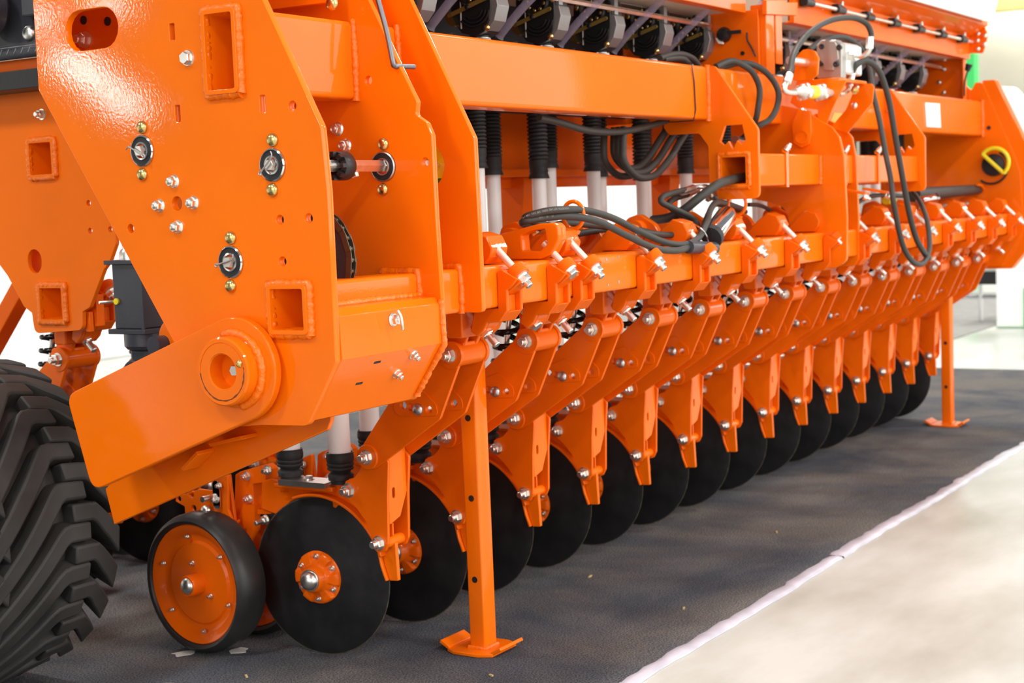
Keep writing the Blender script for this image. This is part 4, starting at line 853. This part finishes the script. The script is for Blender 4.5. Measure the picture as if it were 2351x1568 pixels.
# ------------------------------------------------------------------ transport tyre with chevron lugs
TC, TR, TW = Vector((2.515, 3.605, .473)), .425, .445
TY = thing('transport_wheel', 'big worn black tyre with chevron lugs beside the swing arm', 'wheel', (TC.x, TC.y, 0))
def crown(x):                              # carcass radius across the width
    u = abs(x)/TW; return TR-.035*u*u-(.10*max(0, u-.86)/.14 if u > .86 else 0)
prof = [(.235,-TW*.86),(.30,-TW*.98)]+[(crown(x), x) for x in [TW*(-1+.1*k) for k in range(21)]]+[(.30,TW*.98),(.235,TW*.86)]
MB().lathe(TC, (1,0,0), prof, 96).build('carcass', TYRE, TY, sharp=60)
MB().lathe(TC, (1,0,0), [(.235,-TW*.86),(.225,-TW*.8),(.21,-.05),(0,-.05)], 48).build('rim', ORANGE_SHADE, TY)
def lug(side, th0, path, wid):
    b = MB(); P = []; vs = []; fs = []; H = .046
    for (xa, ta), (xb, tb) in zip(path, path[1:]):
        n = max(2, int(abs(xb-xa)/.03))
        for k in range(n): P.append((xa+(xb-xa)*k/n, ta+(tb-ta)*k/n))
    P.append(path[-1]); N_ = len(P)-1
    for k, (x, dt) in enumerate(P):
        (xp, tp), (xn, tn) = P[max(k-1, 0)], P[min(k+1, N_)]
        sl = math.atan2((tn-tp)*TR, xn-xp); cs = max(.62, abs(math.cos(sl)))
        for top, wm in ((0, 1.35), (1, .92)):
            for sg in (-1, 1):
                r = crown(x)-.012 if not top else crown(max(-TW*.86, min(TW*.86, x)))+H
                a = th0+dt+sg*wid*wm/TR/cs; vs.append(TC+Vector((side*x, -r*math.cos(a), r*math.sin(a))))
    for k in range(N_):
        o = 4*k; fs += [(o+2,o+3,o+7,o+6),(o+0,o+2,o+6,o+4),(o+3,o+1,o+5,o+7)]
    fs += [(0,1,3,2),(4*N_,4*N_+2,4*N_+3,4*N_+1)]
    if (path[0][0] > path[-1][0]) != (side > 0): fs = [f[::-1] for f in fs]
    b.add(vs, fs); return b.build('lug', TYRE, TY, bevel=.006, sharp=50)
NLUG = 25
inner = [(TW-.105, .0), (TW-.180, .012), (TW-.200, .0), (TW-.225, -.045), (TW-.42, -.46), (TW-.50, -.62)]
outer = [(TW-.165, .0), (TW-.095, -.012), (TW-.075, -.03), (TW-.035, -.13), (TW+.002, -.235)]
for k in range(NLUG):
    t0 = 2*math.pi*k/NLUG; st = math.pi/NLUG
    for side, ph in ((1, 0), (-1, st)):
        lug(side, t0+ph, inner, .0245); lug(side, t0+st+ph, outer, .0245)
    a = t0+st*.5; r = crown(TW-.13)-.002
    MB().lathe(TC+Vector((TW-.135, -r*math.cos(a-.05), r*math.sin(a-.05))), (.25, math.sin(a), math.cos(a)), [(0,0),(.014,.004),(.014,.05),(0,.056)], 10).build('tie_bar', TYRE, TY)

# ------------------------------------------------------------------ hydraulics
def hose(path, r, label, group='black hydraulic hoses', per=8, mat_=None):
    p = spline(path, per); o = MB().tube(p, r, 12).build('hydraulic_hose', mat_ or HOSE, sharp=80)
    L = min(p, key=lambda v: v.z); o.data.transform(Matrix.Translation(-L)); o.location = L
    o['label'] = label; tag(o, label, 'hose', group); PATHS[o.name] = (p, r); return o
PATHS = {}
def hose_print(o, body, s0, size):        # stencilled lettering wrapped on the hose, read from the far end
    p, r = PATHS[o.name]; acc = [0]
    for a, b in zip(p, p[1:]): acc.append(acc[-1]+(b-a).length)
    def at(s):
        s = max(0, min(acc[-1]-1e-6, s)); k = next(i for i in range(len(acc)-1) if acc[i+1] >= s); t = (s-acc[k])/(acc[k+1]-acc[k]); return p[k].lerp(p[k+1], t), (p[k+1]-p[k]).normalized()
    cu = bpy.data.curves.new('print', 'FONT'); cu.body = body; cu.size = size; cu.align_x = 'CENTER'; cu.align_y = 'CENTER'
    ob = bpy.data.objects.new('print', cu); C.objects.link(ob); dg = bpy.context.evaluated_depsgraph_get()
    me = bpy.data.meshes.new_from_object(ob.evaluated_get(dg)); bpy.data.objects.remove(ob); bpy.data.curves.remove(cu)
    for v in me.vertices:
        P, T = at(s0-v.co.x); n = Vector((-.8, -.52, .25)); n = (n-T*n.dot(T)).normalized(); B = T.cross(n); f = v.co.y/r
        v.co = P+(n*math.cos(f)+B*math.sin(f))*(r+.0006)
    me.materials.clear(); me.materials.append(LABELG); link('printed_text', me, o)
LABELG = mat('grey_print', (.30, .29, .26), .6)
# bundle lying over the toolbar
h_a = hose([(3.982, 2.360, 1.229), (3.738, 2.300, 1.256), (3.756, 2.250, 1.274), (3.821, 2.220, 1.278), (3.920, 2.200, 1.272), (4.057, 2.190, 1.246), (4.201, 2.180, 1.202), (4.355, 2.170, 1.162), (4.472, 2.160, 1.150), (4.579, 2.160, 1.167), (4.711, 2.190, 1.214), (4.825, 2.230, 1.251), (4.967, 2.270, 1.277), (5.143, 2.300, 1.266), (5.360, 2.340, 1.244)], .0105, 'printed black hose arching through the first ring and round the chrome cylinder')
hose_print(h_a, 'HARVESTER INT SAE 100R1  3/8" DN 10 WP 3040', .33, .0075)
h_b = hose([(3.936, 2.360, 1.223), (3.724, 2.300, 1.246), (3.783, 2.250, 1.258), (3.861, 2.210, 1.257), (3.941, 2.170, 1.237), (4.060, 2.150, 1.195), (4.206, 2.140, 1.153), (4.328, 2.140, 1.137), (4.450, 2.150, 1.137), (4.637, 2.190, 1.161), (4.770, 2.230, 1.200), (4.901, 2.270, 1.241), (5.043, 2.310, 1.271), (5.221, 2.340, 1.259), (5.463, 2.380, 1.235)], .0105, 'lowest black hose sagging in front of the toolbar top')
hose_print(h_b, '22  |  08  |  2105', .30, .0075)
hose([(3.992, 2.380, 1.218), (4.007, 2.330, 1.236), (4.095, 2.300, 1.229), (4.222, 2.280, 1.215), (4.400, 2.260, 1.192), (4.554, 2.250, 1.179), (4.691, 2.250, 1.188), (4.783, 2.260, 1.203), (4.777, 2.280, 1.231), (4.691, 2.300, 1.263), (4.641, 2.320, 1.286), (4.677, 2.330, 1.305), (4.786, 2.340, 1.317), (4.888, 2.350, 1.324)], .0105, 'black hose doubling back to the upper hose fitting')
hose([(4.087, 2.360, 1.196), (4.158, 2.350, 1.203), (4.248, 2.340, 1.208), (4.384, 2.330, 1.211), (4.471, 2.320, 1.200), (4.562, 2.310, 1.184), (4.675, 2.300, 1.168), (4.794, 2.290, 1.181), (4.863, 2.300, 1.199), (4.860, 2.320, 1.216), (4.792, 2.340, 1.251), (4.774, 2.360, 1.274), (4.836, 2.370, 1.295), (4.971, 2.380, 1.309)], .0105, 'black hose tucked behind the doubled hose by the fitting')
hose([(5.230, 2.260, 1.365), (5.092, 2.250, 1.358), (4.943, 2.250, 1.340), (4.864, 2.280, 1.301), (4.828, 2.330, 1.256), (4.850, 2.400, 1.231), (4.931, 2.500, 1.224)], .016, 'thick black hose leaving the open end of the middle bar')
hose([(5.447, 2.360, 1.262), (5.606, 2.380, 1.256), (5.808, 2.420, 1.230), (6.042, 2.480, 1.181)], .008, 'thin black hose past the second ring towards the centre plate')
hose([(5.872, 2.420, 1.325), (5.949, 2.430, 1.280), (6.042, 2.460, 1.217)], .009, 'short black hose dropping from the middle bar')
ft = thing('hose_fittings', 'silver hose elbow fittings crossing over the black hoses', 'fitting', (4.992, 2.340, 1.301))
MB().tube(spline([(4.858, 2.350, 1.318), (4.902, 2.350, 1.323), (4.952, 2.350, 1.330)],3), .0135, 8).build('ferrule', ZINC, ft)
MB().tube(spline([(4.959, 2.380, 1.309), (5.004, 2.380, 1.317), (5.045, 2.380, 1.325)],3), .0135, 8).build('ferrule', ZINC, ft)
MB().tube(spline([(4.942, 2.350, 1.330), (4.970, 2.340, 1.334), (4.978, 2.320, 1.330), (4.974, 2.300, 1.314)],5), .008, 10).build('elbow', ZINC, ft)
MB().tube(spline([(5.040, 2.380, 1.326), (5.053, 2.360, 1.335), (5.040, 2.330, 1.330), (5.009, 2.300, 1.314)],5), .008, 10).build('elbow', ZINC, ft)
MB().tube([(4.949, 2.300, 1.315), (4.924, 2.280, 1.289)], .0125, 6).build('swivel_nut', ZINC, ft); MB().tube([(5.004, 2.300, 1.314), (4.974, 2.280, 1.290)], .0125, 6).build('swivel_nut', ZINC, ft)
ti = MB().tube(spline([(4.628, 2.200, 1.216), (4.599, 2.165, 1.200), (4.614, 2.155, 1.184), (4.677, 2.170, 1.153)],5), .003, 6).build('steel_tie', CHROME); tag(ti, 'shiny steel tie wrapped round the hose bundle', 'tie')
# chrome cylinder by the second ring
CY = thing('chrome_cylinder', 'shiny chrome cylinder with black end cap leaning over the toolbar', 'cylinder', (5.05, 2.33, 1.15))
ca_, cb_ = Vector((4.666, 2.170, 1.149)), Vector((4.924, 2.205, 1.241))
dd = (cb_-ca_); MB().lathe(ca_+dd*.22, dd, [(0,0),(.036,0),(.036,dd.length*.62),(.028,dd.length*.74),(0,dd.length*.74)], 36).build('barrel', CHROME, CY)
MB().lathe(ca_+dd*.12, dd, [(0,0),(.039,0),(.041,.01),(.041,.026),(.037,.034),(0,.034)], 36).build('end_cap', RUB, CY)
MB().tube([(4.489, 2.155, 1.141), (4.686, 2.155, 1.128)], .021, 20).build('clevis_tube', GREY, CY)
# far cylinder and bundle
CF = thing('far_cylinder', 'grey hydraulic cylinder lying over the far part of the toolbar', 'cylinder', (7.9, 2.36, 1.2))
MB().tube([(7.476, 2.370, 1.267), (8.662, 2.370, 1.279)], [.036,.026], 20).build('barrel', HOSE, CF)
MB().tube([(7.386, 2.310, 1.238), (7.594, 2.310, 1.244)], .022, 20).build('chrome_end', CHROME, CF); MB().tube([(7.554, 2.280, 1.266), (7.459, 2.240, 1.247)], .006, 8).build('collar', CHROME, CF)
MB().tube(spline([(8.495, 2.340, 1.304), (8.577, 2.340, 1.297), (8.623, 2.340, 1.271), (8.634, 2.340, 1.251), (8.779, 2.340, 1.247), (8.790, 2.340, 1.225)],4), .008, 8).build('hose_hook', ORANGE, CF)
hose([(6.560, 2.330, 1.244), (6.653, 2.330, 1.262), (6.771, 2.330, 1.272), (6.925, 2.330, 1.273), (7.076, 2.330, 1.268), (7.251, 2.330, 1.262)], .010, 'black hose reaching from the centre plate to the far cylinder')
yt = MB().tube([(7.004, 2.350, 1.249), (7.102, 2.350, 1.248)], .020, 14).build('yellow_cap', YELLOW); tag(yt, 'small yellow plastic cap behind the long hanging hoses', 'cap')
yt2 = MB().tube([(7.087, 2.370, 1.283), (7.155, 2.370, 1.282)], .010, 10).build('yellow_cap', YELLOW); tag(yt2, 'small yellow plastic plug above the yellow cap', 'cap')
# coil of hoses hanging under the upper beam
for k, (off, s_) in enumerate(((0, 1.0), (1, .90), (2, .80), (3, .95))):
    base = [Vector(p) for p in [(4.677, 2.500, 1.544), (4.665, 2.500, 1.479), (4.672, 2.500, 1.425), (4.738, 2.500, 1.384), (4.804, 2.500, 1.371), (4.905, 2.500, 1.383), (5.012, 2.500, 1.435), (5.092, 2.500, 1.491), (5.160, 2.500, 1.537), (5.171, 2.500, 1.564)]]
    c0 = Vector((sum(p.x for p in base)/len(base), 2.5, 1.545))
    hose([c0+(p-c0)*s_+Vector((0, (-.03, .0, .03, .05)[k], 0)) for p in base], .0125, 'looped black hose hanging in the coil under the upper beam, %s' % ('outermost', 'second', 'innermost', 'third')[k], 'coil of hoses under the upper beam')
hose([(4.104, 2.460, 1.560), (4.221, 2.460, 1.549), (4.385, 2.460, 1.528), (4.532, 2.460, 1.523), (4.679, 2.460, 1.530), (4.844, 2.460, 1.550), (4.976, 2.460, 1.571)], .0115, 'dark hose sagging below the middle of the upper beam')
hose([(5.020, 2.500, 1.795), (5.104, 2.500, 1.811), (5.201, 2.500, 1.819), (5.288, 2.500, 1.810), (5.337, 2.500, 1.789)], .012, 'grey hose curling over the top of the upper beam')
hose([(5.051, 2.500, 1.792), (5.135, 2.500, 1.801), (5.211, 2.500, 1.803), (5.253, 2.500, 1.789)], .012, 'second grey hose curling behind the upper beam')
# loops right of the first centre bracket
hose([(5.188, 2.360, 1.763), (5.278, 2.340, 1.787), (5.321, 2.310, 1.771), (5.362, 2.290, 1.742), (5.393, 2.280, 1.687), (5.375, 2.280, 1.615), (5.387, 2.300, 1.566), (5.432, 2.360, 1.514)], .0115, 'inner black hose loop beside the first centre bracket')
hose([(5.256, 2.380, 1.763), (5.353, 2.340, 1.783), (5.413, 2.300, 1.773), (5.470, 2.270, 1.735), (5.499, 2.250, 1.679), (5.482, 2.250, 1.621), (5.436, 2.260, 1.575), (5.371, 2.280, 1.549), (5.406, 2.360, 1.508)], .0115, 'outer black hose loop beside the first centre bracket')
fr = MB().tube([(5.342, 2.360, 1.505), (5.418, 2.360, 1.498)], .015, 8).build('hose_end', ZINC); tag(fr, 'silver hose end behind the notched bracket window', 'fitting')
# pump, mount, filter and the long hanging hoses
PM = thing('hydraulic_motor', 'cast aluminium hydraulic motor bolted on an orange mount between the centre plates', 'motor', (5.95, 2.17, 1.7))
bd = rnd([(2.232,1.742),(2.130,1.735),(2.128,1.82),(2.128,1.868),(2.15,1.886),(2.21,1.890),(2.230,1.872)], .006)
MB().prism(bd, 5.85, 5.90).build('end_cover', PUMP, PM, bevel=.004)
MB().prism(rnd([(2.225,1.76),(2.135,1.755),(2.135,1.87),(2.155,1.882),(2.205,1.884),(2.225,1.868)],.012), 5.90, 6.10).build('body', mat('bright_cast_aluminium', (.78,.77,.74), .3, .6), PM, bevel=.004)
cv = [(2.188, 1.883), (2.153, 1.880), (2.143, 1.860), (2.138, 1.808), (2.158, 1.794), (2.161, 1.766), (2.199, 1.772), (2.200, 1.795), (2.217, 1.814), (2.208, 1.865)]
MB().prism(rnd(cv, .006), 5.842, 5.85).build('raised_boss', PUMP, PM, bevel=.002)
for q in [(2.205, 1.863), (2.135, 1.854), (2.214, 1.798), (2.149, 1.791)]: MB().lathe((5.85,*q),(-1,0,0),[(0,0),(.0105,0),(.0105,.012),(.006,.013),(0,.010)],16).build('cap_screw', BLACK, PM)
pe = [(5.960, 2.139, 1.830), (5.960, 2.112, 1.827), (5.960, 2.085, 1.823), (5.960, 2.063, 1.834), (5.960, 2.052, 1.851)]
MB().tube(spline(pe,4), .010, 10).build('elbow', ZINC, PM); MB().tube(pe[:2], .017, 6).build('elbow_nut', ZINC, PM); MB().tube([(5.960, 2.055, 1.849), (5.960, 2.052, 1.895)], .0155, 8).build('ferrule', ZINC, PM)
MB().box(5.79, 6.11, 2.12, 2.25, 1.722, 1.735).build('mount_shelf', ORANGE, PM, bevel=.002)
m1 = [(2.287, 1.736), (2.087, 1.723), (2.148, 1.614), (2.193, 1.512), (2.212, 1.524), (2.205, 1.617), (2.290, 1.631), (2.318, 1.652)]
MB().prism(m1, 5.785, 5.795).build('mount_gusset', ORANGE, PM, bevel=.001)
m2 = [(2.152, 1.728), (2.092, 1.722), (2.083, 1.709), (2.091, 1.647), (2.197, 1.531), (2.267, 1.558), (2.201, 1.626)]
MB().prism(m2, 6.085, 6.095).build('mount_gusset', ORANGE, PM, bevel=.001)
for q in [(2.268, 1.603)]: bolt('dome', (5.785,*q), parent=PM, sc=1.9)
for q in [(2.165, 1.640), (2.156, 1.713)]: bolt('dome', (6.085,*q), parent=PM, sc=1.0)
bolt('dome', (6.98, *(2.316, 1.657)), parent=FR, sc=1.0)
bolt('nut', (5.97, *(2.121, 1.693)), (-1,0,0), .9, PM, BRASS)
lg = [(2.274, 1.731), (2.252, 1.824), (2.229, 1.843), (2.204, 1.845), (2.179, 1.834), (2.166, 1.806), (2.173, 1.744), (2.201, 1.725)]
MB().prism(rnd(lg,.01), 5.70, 5.715).build('pin_lug', ORANGE, PM, bevel=.002)
pc = (2.211, 1.792); MB().cyl((5.52,*pc), (5.72,*pc), .0155, n=24).build('hitch_pin', ZINC, PM)
rl = [(2.295, 1.563), (2.270, 1.620), (2.219, 1.612), (2.216, 1.526), (2.228, 1.484), (2.260, 1.472), (2.291, 1.493)]
MB().prism(rnd(rl,.012), 5.738, 5.757).build('ring_lug', ORANGE, PM, bevel=.002)
MB().ring((5.737,*(2.255, 1.515)), (-1,0,0), .022, .028, .003, 28).build('ring_lug_rim', ORANGE, PM)
FL = thing('inline_filter', 'silver inline hydraulic filter with a yellow band in front of the motor mount', 'filter', (5.6, 2.15, 1.67))
f0, f1 = Vector((5.41, 2.15, 1.668)), Vector((5.85, 2.15, 1.679)); fd = (f1-f0).normalized()
MB().lathe(f0, fd, [(0,0),(.012,0),(.012,.035),(.018,.05),(.018,.07),(.030,.085),(.030,.09),(.024,.092),(.024,.245),(.030,.247),(.030,.26),(.020,.28),(.020,.32),(.014,.33),(.014,.37),(.012,.375),(.012,.44),(0,.44)], 28).build('filter_body', mat('pale_filter_metal', (.72,.68,.62), .35, .5), FL)
MB().lathe(f0, fd, [(.0245,.135),(.025,.135),(.025,.20),(.0245,.20)], 28).build('yellow_band', YELLOW, FL)
for s_ in (.088, .254):
    for a in (0, math.pi/2, math.pi, 3*math.pi/2): bolt('head', f0+fd*s_+Vector((0, .026*math.cos(a+.6), .026*math.sin(a+.6))), -fd, .65, FL)
MB().tube(spline([(5.418, 2.150, 1.664), (5.354, 2.150, 1.662), (5.313, 2.150, 1.669), (5.318, 2.150, 1.686), (5.344, 2.150, 1.702)],4), .0105, 10).build('elbow', ZINC, FL)
MB().tube([(5.337, 2.150, 1.697), (5.364, 2.150, 1.727)], .0155, 8).build('ferrule', ZINC, FL)
MB().tube(spline([(5.869, 2.150, 1.676), (5.921, 2.150, 1.681), (5.975, 2.150, 1.696), (5.991, 2.150, 1.715)],4), .0105, 10).build('elbow', ZINC, FL)
MB().tube([(5.987, 2.150, 1.712), (6.017, 2.150, 1.762)], .0165, 8).build('ferrule', ZINC, FL)
hose([(5.361, 2.150, 1.725), (5.404, 2.160, 1.751), (5.478, 2.180, 1.801), (5.597, 2.200, 1.858), (5.707, 2.200, 1.908), (5.845, 2.190, 1.954), (5.960, 2.170, 1.978), (6.080, 2.150, 1.985), (6.151, 2.130, 1.966), (6.172, 2.120, 1.932), (6.171, 2.120, 1.906)], .0115, 'black hose arching from the filter elbow over to the motor')
hose([(6.004, 2.320, 1.869), (6.086, 2.310, 1.903), (6.209, 2.290, 1.931), (6.308, 2.270, 1.932), (6.383, 2.250, 1.905), (6.433, 2.240, 1.871), (6.438, 2.220, 1.806), (6.413, 2.200, 1.712), (6.367, 2.160, 1.599), (6.323, 2.120, 1.452), (6.264, 2.080, 1.342), (6.227, 2.060, 1.262), (6.272, 2.055, 1.145), (6.325, 2.050, 1.056), (6.426, 2.050, 0.997), (6.538, 2.050, 0.974), (6.640, 2.055, 0.989), (6.741, 2.070, 1.038), (6.803, 2.090, 1.099), (6.898, 2.130, 1.165), (7.037, 2.200, 1.233), (7.177, 2.280, 1.283)], .0115, 'long black hose hanging in a deep loop in front of the toolbar')
hose([(6.011, 2.150, 1.761), (6.013, 2.130, 1.794), (6.059, 2.110, 1.812), (6.104, 2.090, 1.799), (6.158, 2.075, 1.754), (6.204, 2.060, 1.650), (6.238, 2.050, 1.518), (6.283, 2.040, 1.367), (6.334, 2.040, 1.268), (6.387, 2.040, 1.177), (6.480, 2.045, 1.086), (6.633, 2.060, 1.020), (6.765, 2.080, 0.991)], .0125, 'second long black hose hanging from the filter down to the loop')
